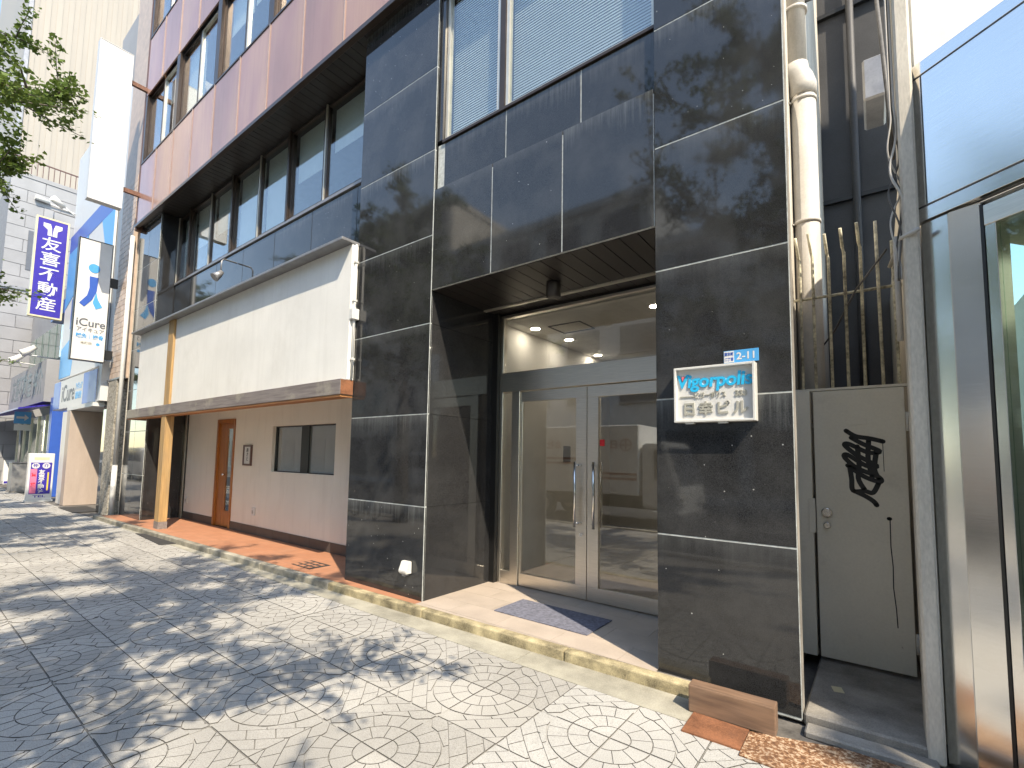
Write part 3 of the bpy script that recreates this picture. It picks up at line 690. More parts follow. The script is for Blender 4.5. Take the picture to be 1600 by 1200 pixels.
for z0, z1 in ((8.78, 10.54), (12.14, 13.88)):
    for k in range(12):
        x0 = bx+k*MODX; x1 = x0+MODX
        window(x0+(0.10 if k % 2 == 0 else 0.012), x1-(0.10 if k % 2 else 0.012), z0, z1, OY+0.10, M_ALU if k % 2 else M_DARKMET, fr=0.04, blind=(None, 'drop', 'full', None, 'drop', 'drop')[k % 6], name="upper_window")
        if k % 2 == 0: part("window_post", M_DARKMET, B, x0-0.09, x0+0.09, OY+0.0, OY+0.16, z0, z1)
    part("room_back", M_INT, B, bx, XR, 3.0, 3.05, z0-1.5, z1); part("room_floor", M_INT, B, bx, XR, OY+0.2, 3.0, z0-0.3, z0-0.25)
part("corner_mosaic", M_BROWNB, B, bx-0.13, bx-0.008, OY+0.0, 1.0, OZ-0.10, 15.4)
part("roof_core", M_INT, B, bx, XR, 0.5, 6.0, 15.2, 15.5)
# ---- closed shop under the fascia
SY = 0.80
def wall_piece(x0, x1, z0, z1): return part("shop_wall", M_WALL, B, x0, x1, SY, SY+0.12, z0, z1)
wall_piece(-12.75, -11.12, FZ, 2.62); wall_piece(-10.28, -8.75, FZ, 2.62); wall_piece(-6.75, PL0, FZ, 2.62)
wall_piece(-11.12, -10.28, 2.30, 2.62); wall_piece(-8.75, -6.75, FZ, 1.27); wall_piece(-8.75, -6.75, 2.10, 2.62)
part("window_reveal", M_CREAM, B, -8.75, -6.75, SY+0.001, SY+0.119, 1.2701, 1.274)
window(-8.75, -6.75, 1.268, 2.10, SY+0.09, M_BLACK, fr=0.02, blind='full', name="shop_window", gm=M_GLASS, boff=0.016)
part("window_post", M_BLACK, B, -7.86, -7.62, SY+0.06, SY+0.08, 1.27, 2.098)
a = -12.75
while a < PL0-0.01:
    b = min(a+0.6, PL0)
    sa, sb = (a, min(b, -11.125)) if a < -11.12 else (max(a, -10.275), b)
    if sb-sa > 0.03: shared("skirting_tile", M_SKIRT, B, sa+0.002, sb-0.002, SY-0.012, SY-0.001, FZ+0.0, FZ+0.16, 0.001)
    a += 0.6
part("shop_ceiling", M_WALL, B, -12.9, PL0, 0.0, SY+0.12, 2.55, 2.58)
part("shutter_recess", M_BLACK, B, -12.895, -12.76, SY-0.02, SY+0.1, FZ, 2.54)
for xx in (-12.87, -12.80): part("shutter_rail", M_STEEL, B, xx-0.008, xx+0.008, SY-0.04, SY-0.021, FZ, 2.54)
sdoor = empty("shop_door", (0, 0, 0)); sdoor.parent = B
for (x0, x1, z0, z1) in ((-11.12, -11.05, FZ, 2.30), (-10.35, -10.28, FZ, 2.30), (-11.05, -10.35, 2.22, 2.30)):
    part("frame", M_WOODDOOR, sdoor, x0, x1, SY-0.02, SY+0.07, z0, z1-0.001, 0.003)
part("panel", M_WOODDOOR, sdoor, -11.05, -10.78, SY+0.02, SY+0.055, FZ+0.01, 2.219, 0.003)
part("stile", M_WOODDOOR, sdoor, -10.779, -10.66, SY+0.02, SY+0.055, FZ+0.01, 2.219, 0.003)
part("stile", M_WOODDOOR, sdoor, -10.44, -10.351, SY+0.02, SY+0.055, FZ+0.01, 2.219, 0.003)
part("bottom_rail", M_WOODDOOR, sdoor, -10.659, -10.441, SY+0.02, SY+0.055, FZ+0.01, 0.42, 0.003)
part("glass", M_WGLASS, sdoor, -10.659, -10.441, SY+0.033, SY+0.040, 0.42, 2.1)
part("blind", M_BLIND, sdoor, -10.655, -10.445, SY+0.050, SY+0.054, 1.1, 2.1)
part("top_rail", M_WOODDOOR, sdoor, -10.659, -10.441, SY+0.02, SY+0.055, 2.1, 2.219, 0.003)
MB().tube([(0, 0, 0), (0, -0.05, 0)], [0.02, 0.025], 12).build("handle", M_STEEL2, sdoor, (-10.72, SY+0.02, 1.15))
part("interior_wall", M_INT, B, -12.7, PL0, SY+0.9, SY+0.95, FZ, 2.54)
tf = MB(); tf.prism([(-14.4, ky(-14.4)+0.102), (PL1+0.003, ky(PL1)+0.102), (PL1+0.003, -0.002), (PL0, -0.002), (PL0, SY-0.001), (-12.9, SY-0.001), (-12.9, -0.002), (-14.4, -0.002)], 'z', 0.0, FZ)
tag(tf.build("shop_floor", M_TERRA), "orange terracotta floor in front of the closed shop", kind="structure")
# ---- details on the building, each a thing of its own
fs = empty("blank_fascia_sign", (-9.2, -0.1, 2.3)); tag(fs, "long blank cream fascia board with grey coping above the closed shop", "signboard")
fs.location = (0, 0, 0)
FX0, FX1 = -13.35, -5.18
part("board", M_CREAM, fs, FX0, FX1, -0.10, -0.005, 2.54, 4.285, 0.003)
part("coping", M_COPING, fs, FX0-0.12, FX1+0.01, -0.26, 0.37, 4.287, 4.325, 0.004)
part("beam", M_BEAM, fs, FX0-0.25, FX1-0.0, -0.19, -0.003, 2.345, 2.538, 0.004)
part("beam_soffit", M_BEAMU, fs, FX0-0.24, FX1-0.01, -0.18, -0.003, 2.318, 2.344)
part("beam_end_patch", M_RUST, fs, FX1+0.001, FX1+0.006, -0.185, -0.01, 2.35, 2.533)
part("wood_strip", M_POST, fs, -11.42, -11.14, -0.145, -0.101, 2.54, 4.286, 0.003)
cnd = MB(); cnd.tube([(FX1+0.022, -0.05, 4.28), (FX1+0.022, -0.05, 2.56)], 0.017, 8)
for zz in (4.05, 3.55, 2.8): cnd.box(FX1+0.001, FX1+0.045, -0.075, -0.025, zz-0.012, zz+0.012)
cnd.build("conduit", M_WHITEBOX, fs)
part("junction_box", M_WHITEBOX, fs, FX1+0.001, FX1+0.07, -0.105, 0.0-0.004, 3.30, 3.44, 0.006)
wp = empty("timber_post", (-11.25, -0.12, 0.05)); tag(wp, "square weathered timber post with dark base holding up the shop fascia", "post"); wp.location = (0, 0, 0)
part("shaft", M_POST, wp, -11.40, -11.16, -0.17, -0.02, 0.22, 2.317, 0.004)
part("base", M_BEAM, wp, -11.405, -11.155, -0.175, -0.015, 0.04, 0.219, 0.003)
fl = empty("sign_floodlight", (0, 0, 0)); tag(fl, "small grey floodlight on a stem above the blank fascia", "floodlight")
m_ = MB(); m_.tube([(-9.62, 0.36, 5.25), (-9.62, 0.12, 5.25), (-9.62, 0.08, 5.2), (-9.62, 0.08, 4.98)], 0.014, 8); m_.build("stem", M_COPING, fl)
m_ = MB(); m_.tube([(-9.62, 0.10, 5.0), (-9.62, 0.05, 4.93), (-9.62, -0.03, 4.85)], [0.04, 0.06, 0.085], 12); m_.build("head", M_COPING, fl)
npq = empty("nameplate", (0, 0, 0)); tag(npq, "small brown framed white nameplate beside the wooden shop door", "nameplate")
for (x0, x1, z0, z1) in ((-9.84, -9.80, 1.36, 1.76), (-9.54, -9.50, 1.36, 1.76), (-9.80, -9.54, 1.36, 1.395), (-9.80, -9.54, 1.725, 1.76)): part("frame", M_BROWNF, npq, x0, x1, SY-0.03, SY-0.001, z0, z1)
part("face", M_SIGNW, npq, -9.80, -9.54, SY-0.018, SY-0.002, 1.395, 1.725)
for zz, ch in ((1.655, "森"), (1.57, "さ"), (1.485, "と")): text("lettering", ch, 0.085, M_BLACK, npq, (-9.67, SY-0.019, zz), FRONT, 0.001, 0.002)
for xx, nm in ((-9.30, "beige wall outlet cover low on the wall between wooden door and shop window"), (-12.55, "beige wall outlet cover low on the wall near the shutter rails")):
    e = empty("wall_outlet", (0, 0, 0)); tag(e, nm, "outlet")
    part("cover", M_WHITEBOX, e, xx-0.05, xx+0.05, SY-0.03, SY-0.001, 0.43, 0.58, 0.008); part("socket", M_GREYL, e, xx-0.025, xx+0.025, SY-0.034, SY-0.0301, 0.47, 0.53)
gr = empty("drain_grate", (0, 0, 0)); tag(gr, "square dark drain cover set in the terracotta floor", "drain cover")
part("frame", M_BMAT, gr, -6.45, -5.98, 0.0, 0.31, FZ-0.01, FZ+0.004, 0.001)
for i in range(3):
    for j in range(3): shared("inlay_tile", M_TERRA, gr, -6.43+i*0.148, -6.43+i*0.148+0.10, 0.02+j*0.094, 0.02+j*0.094+0.055, FZ, FZ+0.007)
wb = empty("wall_tap_box", (0, 0, 0)); tag(wb, "white plastic outdoor box low on the left granite pillar", "outlet box")
m_ = MB(); m_.prism([(-0.002, 0.34), (-0.075, 0.34), (-0.09, 0.37), (-0.05, 0.47), (-0.002, 0.47)], 'x', -4.11, -3.99); bmesh.ops.bevel(m_.bm, geom=m_.bm.edges[:], offset=0.006, segments=2, affect='EDGES'); m_.build("cover", M_WHITEBOX, wb)
part("nozzle", M_COPING, wb, -4.08, -4.03, -0.06, -0.003, 0.315, 0.339)

# ---- building name sign and address plate on the right pillar
sg = empty("building_name_sign", (0, 0, 0)); tag(sg, "white framed building name sign with cyan raised letters on the right granite pillar", "sign")
sx0, sx1, sz0, sz1, sy = -1.155, -0.625, 1.875, 2.27, -0.07
part("box", M_SIGNW, sg, sx0+0.01, sx1-0.01, sy+0.016, -0.0005, sz0+0.01, sz1-0.01)
for (x0, x1, z0, z1) in ((sx0, sx0+0.016, sz0, sz1), (sx1-0.016, sx1, sz0, sz1), (sx0+0.016, sx1-0.016, sz0, sz0+0.016), (sx0+0.016, sx1-0.016, sz1-0.016, sz1)):
    part("rim", M_WHITEBOX, sg, x0, x1, sy-0.016, -0.001, z0, z1, 0.002)
fy = sy+0.014
text("lettering", "Vigorpolis", 0.132, M_CYAN, sg, (-0.893, fy, 2.165), FRONT, 0.006, 0.0032, sx=0.96, shear=0.1, spacing=0.97)
pk = MB(); pk.prism([(-1.105, 2.205), (-1.082, 2.205), (-1.100, 2.172)], 'y', fy-0.010, fy); pk.build("accent", M_PINK, sg)
part("rule", M_GREYL, sg, -1.12, -1.02, fy-0.004, fy, 2.056, 2.063)
text("lettering", "ビガーポリス", 0.046, M_GREYL, sg, (-0.915, fy, 2.062), FRONT, 0.004, 0.001, sx=0.78)
text("lettering", "333", 0.052, M_GREYL, sg, (-0.715, fy, 2.065), FRONT, 0.004, 0.002)
for k, ch in enumerate("日幸ビル"): text("lettering", ch, 0.098, M_GREYL, sg, (-1.055+k*0.112, fy, 1.965), FRONT, 0.006, 0.0028)
for xx in (-1.05, -0.83): part("foot", M_WHITEBOX, sg, xx-0.03, xx+0.03, sy-0.005, sy+0.03, sz0-0.012, sz0-0.0005)
ap = empty("address_plate", (0, 0, 0)); tag(ap, "small blue address plate reading 2-11 above the building name sign", "plate")
part("plate", M_SKYB, ap, -0.832, -0.612, -0.006, -0.0005, 2.285, 2.372, 0.001)
part("name_field", M_SIGNW, ap, -0.829, -0.765, -0.009, -0.0061, 2.289, 2.368)
text("lettering", "南本町", 0.026, M_BLUE, ap, (-0.797, -0.0095, 2.346), FRONT, 0.0005, 0.0008, sx=0.75)
text("lettering", "二丁目", 0.026, M_BLUE, ap, (-0.797, -0.0095, 2.309), FRONT, 0.0005, 0.0008, sx=0.75)
text("lettering", "2-11", 0.068, M_SIGNW, ap, (-0.688, -0.0065, 2.327), FRONT, 0.0008, 0.0015)
# ---- mats
mt = tag(part("door_mat", M_MAT, None, -3.06, -2.03, 0.26, 0.76, FZ+0.0015, FZ+0.012, 0.003), "dark grey rectangular door mat in front of the glass doors", "mat")
bm_ = MB(); bm_.prism([(-11.4, -0.46), (-9.75, -0.56), (-9.68, -0.16-0.14), (-11.2, -0.34)], 'z', 0.0005, 0.014); bm_.build("x", M_BMAT).name = "rubber_mat"
tag(bpy.data.objects["rubber_mat"], "black rubber mat on the paving at the foot of the timber post", "mat")
tag(part("rubber_mat", M_BMAT, None, -17.9, -16.2, -0.5, 0.1, 0.0005, 0.012), "dark mat before the clinic stair recess", "mat")

# ================================================================== PASSAGE, GATE AND PIPE
ps = empty("service_gate", (0, 0, 0)); tag(ps, "narrow beige steel service gate sprayed with black graffiti", "gate")
GY = 1.05
part("jamb", M_GATE, ps, -0.525, -0.425, GY-0.03, GY+0.06, 0.1, 2.185, 0.003)
part("head", M_GATE, ps, -0.525, 0.19, GY-0.005, GY+0.06, 2.186, 2.205)
part("leaf", M_GATE, ps, -0.405, 0.165, GY-0.012, GY+0.035, 0.10, 2.18, 0.004, 2)
part("strike", M_GATE, ps, -0.455, -0.41, GY-0.035, GY-0.0125, 1.05, 1.32, 0.002)
for zz in (1.92, 0.33): MB().tube([(0.178, GY-0.02, zz-0.07), (0.178, GY-0.02, zz+0.07)], 0.012, 8).build("hinge", M_WHITEBOX, ps)
for zz, rr in ((1.215, 0.037), (1.115, 0.024)):
    h = MB(); h.tube([(0, 0, 0), (0, -0.012, 0), (0, -0.016, 0)], [rr, rr, rr*0.8], 18); h.tube([(0, -0.016, 0), (0, -0.034, 0)], rr*0.5, 14); h.build("knob", M_STEEL2, ps, (-0.335, GY-0.0125, zz))
part("label_plate", M_GATE, ps, -0.19, -0.06, GY-0.0165, GY-0.0125, 1.905, 1.955, 0.001)
gz_px = [[(858, 598), (900, 622), (960, 632), (1015, 645)],
      [(880, 628), (930, 655), (1000, 685), (950, 690), (870, 655), (850, 660), (900, 700), (985, 745), (940, 745), (860, 700), (848, 712), (900, 755), (990, 790), (995, 810), (930, 790), (860, 745)],
      [(868, 745), (875, 800), (880, 850), (930, 850), (965, 855), (990, 815)], [(905, 665), (910, 740), (905, 800), (930, 845)], [(955, 640), (950, 720), (965, 790)],
      [(880, 850), (930, 870), (965, 890), (978, 905)], [(985, 690), (975, 760), (995, 800)]]
gz = [[(-0.2+(a/2.667-320)*0.0038, 1.87-(b/2.667-222)*0.0049) for a, b in pl] for pl in gz_px]
for n, pl in enumerate(gz):
    sm = []
    for i in range(len(pl)-1):
        p0, p1, p2, p3 = [Vector((*pl[max(0, min(len(pl)-1, i+d))], 0)) for d in (-1, 0, 1, 2)]
        for k in range(6):
            t_ = k/6; sm.append(0.5*((2*p1)+(p2-p0)*t_+(2*p0-5*p1+4*p2-p3)*t_*t_+(3*p1-p0-3*p2+p3)*t_**3))
    sm.append(Vector((*pl[-1], 0)))
    ribbon([(p.x, p.y) for p in sm], 0.033).build("graffiti", M_BLACK, ps, (0, GY-0.0135-0.0002*n, 0))
ribbon([(0.028, 1.79), (0.030, 1.55)], 0.004).build("graffiti", M_BLACK, ps, (0, GY-0.0154, 0))
ribbon([(0.052, 1.19), (0.050, 1.0), (0.058, 0.85), (0.055, 0.7), (0.066, 0.55), (0.070, 0.42)], 0.007).build("graffiti", M_BLACK, ps, (0, GY-0.0136, 0))
ribbon([(0.045, 1.20), (0.052, 1.20)], 0.026).build("graffiti", M_BLACK, ps, (0, GY-0.0138, 0))
fb = empty("barred_fence", (0, 0, 0)); tag(fb, "rusty barred spike fence with bent tips above the service gate", "fence")
bxs = [-0.47, -0.38, -0.27, -0.165, -0.06, 0.05, 0.145]
for k, xx in enumerate(bxs):
    zt = 3.46+0.02*math.sin(k*2.1); m_ = MB()
    m_.tube([(xx, GY+0.02, 2.207), (xx, GY+0.02, zt-0.16), (xx-0.008, GY-0.0, zt-0.12), (xx-0.015, GY-0.10, zt)] if k < 5 else [(xx, GY+0.02, 2.207), (xx-0.01, GY+0.02, zt+0.06-(k == 6)*0.2)], 0.011, 8)
    m_.build("bar", M_RUSTBAR, fb)
MB().tube([(-0.52, GY+0.04, 2.97), (0.19, GY+0.04, 2.97)], 0.012, 8).build("rail", M_RUSTBAR, fb)
dp = empty("drain_pipe", (0, 0, 0)); tag(dp, "fat old white drain pipe in the gap between the buildings", "pipe")
PX, PY = -0.43, 1.32
MB().tube([(PX, PY, 0.1), (PX, PY, 4.93)], 0.098, 18).build("pipe", M_PIPE, dp)
MB().tube([(PX, PY, 4.90), (PX, PY, 5.0), (PX-0.02, PY, 5.08), (PX-0.045, PY, 5.14), (PX-0.05, PY, 5.22)], [0.108, 0.11, 0.106, 0.104, 0.1], 18).build("elbow", M_PIPE, dp)
MB().tube([(PX-0.05, PY, 5.2), (PX-0.05, PY, 9.0)], 0.088, 18).build("pipe", M_PIPE, dp)
for zz, xo in ((3.72, 0), (4.86, 0), (5.75, -0.05), (1.9, 0)):
    m_ = MB(); m_.tube([(PX+xo, PY, zz-0.014), (PX+xo, PY, zz+0.014)], 0.106, 18); m_.tube([(PX+xo-0.09, PY-0.03, zz), (-0.53, PY-0.12, zz-0.03)], 0.008, 6); m_.build("clamp", M_PIPE, dp)
# dark building behind the gap
bb = empty("rear_building", (0, 0, 0)); tag(bb, "dark unlit building at the back of the narrow passage", "building")
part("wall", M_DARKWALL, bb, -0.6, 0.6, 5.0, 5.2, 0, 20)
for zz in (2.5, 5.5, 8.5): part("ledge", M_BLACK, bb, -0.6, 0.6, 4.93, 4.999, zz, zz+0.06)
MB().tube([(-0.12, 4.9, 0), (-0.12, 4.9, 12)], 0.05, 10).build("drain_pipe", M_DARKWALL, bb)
m_ = MB(); m_.box(0.0, 0.19, 2.4, 3.0, 5.35, 5.8, 0.02); tag(m_.build("vent_hood", M_COPING), "grey curved vent hood on the passage wall", "vent hood")

# ================================================================== RIGHT BUILDING (steel shopfront on an angle)
RB = empty("steel_front_building", (0, 0, 0)); tag(RB, "neighbouring shop building with angled stainless steel columns and sky reflecting panel", "building")
U = Vector((0.41, -0.33, 0)).normalized(); O = Vector((0.22, 0.06, 0)); NV = Vector((-U.y, U.x, 0)); NV = -NV if NV.y > 0 else NV
ang = math.atan2(U.y, U.x)
def rbox(name, m, s0, s1, d0, d1, z0, z1, bev=0.0):
    """box on the angled front: s along it, d inward"""
    return MB().box(s0-(s0+s1)/2, s1-(s0+s1)/2, d0, d1, z0-z1, 0, bev).build(name, m, RB, O+U*((s0+s1)/2)+Vector((0, 0, z1)), (0, 0, ang))
part("concrete_pier", M_PIER, RB, 0.155, 0.232, -0.01, 0.30, 0.0, 20, 0.012)
part("side_wall", M_PIER, RB, 0.20, 0.5, 0.302, 6.0, 0.0, 3.9)
rbox("steel_column", M_STEEL2, 0.025, 0.165, 0.0, 0.20, 0.0, 3.0, 0.003)
MB().prism([(0, 0), (0.13, 0.03), (0.13, 0.2), (0, 0.2)], 'z', -3.0, 0).build("steel_column", M_STEEL2, RB, O+U*0.167+Vector((0, 0, 3.0)), (0, 0, ang))
rbox("gasket", M_BLACK, 0.297, 0.312, 0.02, 0.16, 0.0, 2.98)
rbox("door_stile", M_STEEL2, 0.313, 0.36, 0.025, 0.12, 0.06, 2.86, 0.002)
rbox("door_head", M_STEEL, 0.313, 0.9, 0.02, 0.13, 2.86, 2.97, 0.002)
rbox("shop_glass", M_GGLASS, 0.361, 0.9, 0.05, 0.06, 0.1, 2.859)
rbox("shop_sill", M_STEEL, 0.361, 0.9, 0.03, 0.12, 0.02, 0.099)
# fascia of mirror panels
rbox("fascia_panel", M_STEEL2, -0.002, 0.068, -0.012, 0.03, 3.10, 3.88, 0.001)
rbox("fascia_panel", M_STEEL2, 0.076, 0.9, -0.012, 0.03, 3.10, 3.88, 0.001)
rbox("fascia_panel", M_STEEL2, -0.002, 0.9, -0.012, 0.03, 3.01, 3.088, 0.001)
rbox("fascia_panel", M_STEEL2, -0.002, 0.9, -0.012, 0.03, 3.892, 3.97, 0.001)
rbox("fascia_backing", M_COPING, 0.0, 0.9, 0.005, 0.06, 3.012, 3.968)
rbox("fascia_soffit", M_CREAM, 0.0, 0.9, 0.062, 1.2, 2.99, 3.011)
part("upper_wall", M_CREAM, RB, 0.42, 9.0, 2.6, 3.0, 3.9, 12)
rbox("shop_interior", M_CREAM, 0.30, 0.9, 1.4, 1.5, 0, 3.0)
e_ = O+U*0.9
part("front_wall", M_CREAM, RB, e_.x+0.002, 9.0, e_.y+0.02, e_.y+0.5, 0, 3.97)
part("body", M_CREAM, RB, 1.6, 9.0, 0.5, 8.0, 0, 3.9)
# cables on the pier
cb = empty("cable_bundle", (0, 0, 0)); tag(cb, "tangled old cables tied to the concrete pier beside the gap", "cables")
rc = random.Random(3)
for k in range(4):
    pts = []; ph = rc.uniform(0, 6); fq = rc.uniform(7, 13)
    for i in range(90):
        z = 4.6-i*0.0215; tangle = max(0, 1-abs(z-3.25)/0.5)
        pts.append((0.142-0.006*k+0.04*tangle*math.sin(z*fq+ph), 0.04+0.035*math.cos(z*fq*0.8+ph)*tangle-0.004*k+0.025*math.sin(ph+z), z))
    MB().tube(pts, 0.005 if k % 2 else 0.007, 6).build("cable", M_CABLE if k % 3 else M_PIPE, cb)
MB().tube([(0.10, 0.9, 3.2), (-0.1, 1.0, 2.95), (-0.25, 1.2, 2.7), (-0.4, 1.4, 2.55)], 0.007, 6).build("cable", M_CABLE, cb)
MB().tube([(0.14, 0.35, 3.6), (0.13, 0.5, 4.2), (0.10, 0.8, 5.2)], 0.014, 6).build("cable", M_CABLE, cb)
MB().tube([(0.13, 0.16, 2.35), (0.13, 0.16, 3.0)], 0.016, 8).build("conduit", M_PIPE, cb)
MB().tube([(0.10, 0.4, 2.90), (0.15, 0.0, 2.93), (0.23, -0.035, 2.95)], 0.012, 8).build("stay", M_PIPE, cb)
# step in the gap and things on the ground
stp = tag(part("cement_step", M_STEP, None, -0.415, 0.19, 0.0, 4.9, 0.0, 0.075, 0.012), "dirty cement step before the service gate", kind="structure")
part("step_edge", M_STEP, stp, -0.40, 0.20, -0.13, -0.004, -0.075, -0.03, 0.01)
bpy.data.objects["step_edge"].location = (-0.10, -0.067, 0.03); bpy.data.objects["step_edge"].parent = None; tag(bpy.data.objects["step_edge"], "low cement edging at the foot of the step", kind="structure")
tb = MB(); tb.box(-0.245, 0.245, -0.055, 0.055, 0, 0.165, 0.008, 2)
tag(tb.build("timber_block", M_BLOCK, None, (-0.77, -0.235, 0.004), (0, 0, R(2))), "wet brown timber block lying at the foot of the right pillar", "timber block")
rp = MB(); rp.prism([(-0.98, -0.30), (-0.975, -0.56), (-0.66, -0.55), (-0.66, -0.30)], 'z', 0.002, 0.012)
tag(rp.build("rusty_plate", M_RUST), "small rusty steel plate on the paving in front of the timber block", "plate")
def carpet():
    m, t, p = base_mat("rust_stained_stone")
    v = coords(t, (1, 1, 1), False); n = noise(t, v, 55, 3); b = noise(t, v, 5, 4)
    c = ramp(t, n, [(0.38, (0.11, 0.05, 0.025)), (0.5, (0.27, 0.13, 0.06)), (0.62, (0.55, 0.42, 0.30))])
    c = mixc(t, ramp(t, b, [(0.4, 0.0), (0.7, 0.5)]), c, (0.14, 0.07, 0.04)); t.links.new(c, p.inputs["Base Color"]); p.inputs["Roughness"].default_value = 0.9; bump(t, p, n, 0.5, 0.006); return m
M_CARPET = carpet()
rc_ = MB(); rc_.prism([(-0.655, -0.31), (-0.655, -0.60), (0.2, -0.62), (0.55, -0.62), (0.35, -0.16), (-0.2, -0.16)], 'z', 0.002, 0.010)
tag(rc_.build("rust_stained_slab", M_CARPET), "mottled rust stained paving slab beside the rusty plate", "slab")
pc = MB(); pc.box(-0.03, 0.03, -0.045, 0.045, 0, 0.002); pc_o = tag(pc.build("paper_slip", M_GOLD, None, (-0.27, 0.50, 0.0765), (0, 0, R(15))), "small yellow paper slip lying on the cement step", "paper")
bs = MB(); bs.prism([(0.10, -0.20), (0.42, -0.42), (0.40, -0.46), (0.08, -0.24)], 'z', 0.011, 0.05); tag(bs.build("metal_strip", M_COPING), "bent grey metal strip at the foot of the steel column", "strip")

# ================================================================== LEFT NEIGHBOURS
def outline_box(nm, m, par, *a, **k): return part(nm, m, par, *a, **k)
IC = empty("clinic_building", (0, 0, 0)); tag(IC, "narrow clinic building with tiled pier and blue white facade board", "building")
# tiled pier: small square tiles on the front above an aggregate base
part("pier_core", M_PTILE, IC, -15.85, -14.68, -0.055, 1.5, 3.42, 14.5)
ptm = None
TZ = 0.145
for i in range(8):
    for j in range(36):
        shared("pier_tile", M_PTILE, IC, -15.84+i*0.146+0.005, -15.84+(i+1)*0.146-0.005, -0.068, -0.054, 3.45+j*TZ+0.005, 3.45+(j+1)*TZ-0.005)
part("aggregate_base", M_AGG, IC, -15.70, -14.98, -0.10, 1.5, 0.0, 3.40)
part("pier_string", M_COPING, IC, -15.86, -14.66, -0.11, 0.0, 3.40, 3.44)
part("marble_pilaster", M_GRS, IC, -16.15, -15.71, -0.06, 1.5, 0.0, 3.0)
part("side_return", M_PIER, IC, -14.679, -14.62, 0.05, 1.5, 0, 14.5)
MB().tube([(-14.60, -0.10, 0.0), (-14.60, -0.10, 1.25)], 0.058, 12).build("drain_pipe", M_WHITEBOX, IC); MB().tube([(-14.60, -0.10, 1.25), (-14.60, -0.10, 7.0)], 0.048, 12).build("drain_pipe", M_WHITEBOX, IC)
part("recess_wall", M_PANELB, IC, -18.9, -18.5, -0.30, 2.2, 0.0, 2.75)
part("recess_back", M_DKGREY, IC, -18.5, -16.15, 0.9, 1.0, 0, 2.75)
for k in range(30): shared("shutter_slat", M_DKGREY, IC, -18.49, -16.16, 0.86, 0.895, k*0.09+0.004, k*0.09+0.086)
part("recess_ceiling", M_WHITE, IC, -19.0, -16.1, -0.30, 1.0, 2.76, 2.86)
part("door_frame_white", M_SIGNW, IC, -19.6, -18.901, -0.28, 0.4, 0, 2.75)
part("body", M_WHITE, IC, -22.2, -15.86, 0.02, 8.0, 3.9, 12.0)
part("side_white", M_WHITE, IC, -16.19, -15.9, -0.22, 0.5, 2.9, 3.95)
# blue and white board over the front
part("facade_board", M_WHITE, IC, -22.0, -16.6, -0.06, 0.0, 3.95, 9.0)
def boardpoly(poly, m, d): 
    b = MB(); b.prism(poly, 'y', -0.062-d, -0.0605); b.build("board_stripe", m, IC)
boardpoly([(-22.0, 8.4), (-22.0, 9.0), (-16.6, 9.0), (-16.6, 8.4)], M_BLUE, 0.004)
boardpoly([(-17.9, 8.39), (-16.6, 8.39), (-16.6, 6.6), (-17.2, 7.2)], M_SKYB, 0.006)
boardpoly([(-22.0, 8.39), (-19.4, 8.39), (-20.6, 6.8), (-22.0, 6.4)], M_SKYB, 0.008)
boardpoly([(-22.0, 4.0), (-20.4, 4.0), (-20.0, 5.4), (-22.0, 5.0)], M_SKYB, 0.006)
boardpoly([(-21.0, 5.6), (-20.6, 5.6), (-20.6, 6.6), (-21.0, 6.6)], M_BLUE, 0.004)
fc = empty("clinic_fascia_sign", (0, 0, 0)); tag(fc, "white box fascia sign with blue ends above the stair recess", "sign")
part("box", M_WHITE, fc, -21.4, -16.2, -0.24, 0.0, 2.88, 3.78, 0.004)
for a_, b_ in ((-21.39, -20.5), (-17.6, -16.21)): part("blue_end", M_BLUE, fc, a_, b_, -0.246, -0.2401, 2.90, 3.77)
text("lettering", "iCure", 0.72, M_DKGREY, fc, (-19.4, -0.242, 3.32), FRONT, 0.003, 0.01)
text("lettering", "アイキュア", 0.22, M_SKYB, fc, (-18.1, -0.242, 3.45), FRONT, 0.003, 0.004, sx=0.7)
text("lettering", "鍼灸接骨", 0.22, M_SKYB, fc, (-18.1, -0.242, 3.18), FRONT, 0.003, 0.004, sx=0.8)
def blade(name, label, X, y0, y1, z0, z1, face, rim, th=0.16, rimw=0.03, cat="sign"):
    e = empty(name, (0, 0, 0)); tag(e, label, cat)
    part("face", face, e, X-th+0.01, X, y0+rimw, y1-rimw, z0+rimw, z1-rimw)
    for (a, b, c, d) in ((y0, y0+rimw, z0, z1), (y1-rimw, y1, z0, z1), (y0+rimw, y1-rimw, z0, z0+rimw), (y0+rimw, y1-rimw, z1-rimw, z1)):
        part("rim", rim, e, X-th, X+0.008, a, b, c, d)
    return e
wbs = blade("blank_blade_sign", "tall blank white blade sign bracketed to the reddish building corner", -14.15, -1.12, -0.47, 7.42, 11.35, M_WHITE, M_WHITE, 0.20, 0.012)
for zz in (10.70, 7.95): part("bracket", M_BROWNB, wbs, -14.30, -14.22, -0.468, OY+0.3, zz-0.05, zz+0.05)
ib = blade("clinic_blade_sign", "white blade sign with blue human figure logo on the tiled pier", -15.5, -0.95, -0.27, 3.83, 6.93, M_SIGNW, M_BLACK, 0.16, 0.018)
for zz in (4.05, 5.95): part("bracket", M_BLACK, ib, -15.62, -15.54, -0.268, -0.11, zz-0.12, zz+0.12)
XI = -15.498
lg = MB(); lg.prism([(-0.62+0.115*math.cos(k*math.pi/12), 6.20+0.115*math.sin(k*math.pi/12)) for k in range(24)], 'x', XI, XI+0.006); lg.build("logo_head", M_SKYB, ib)
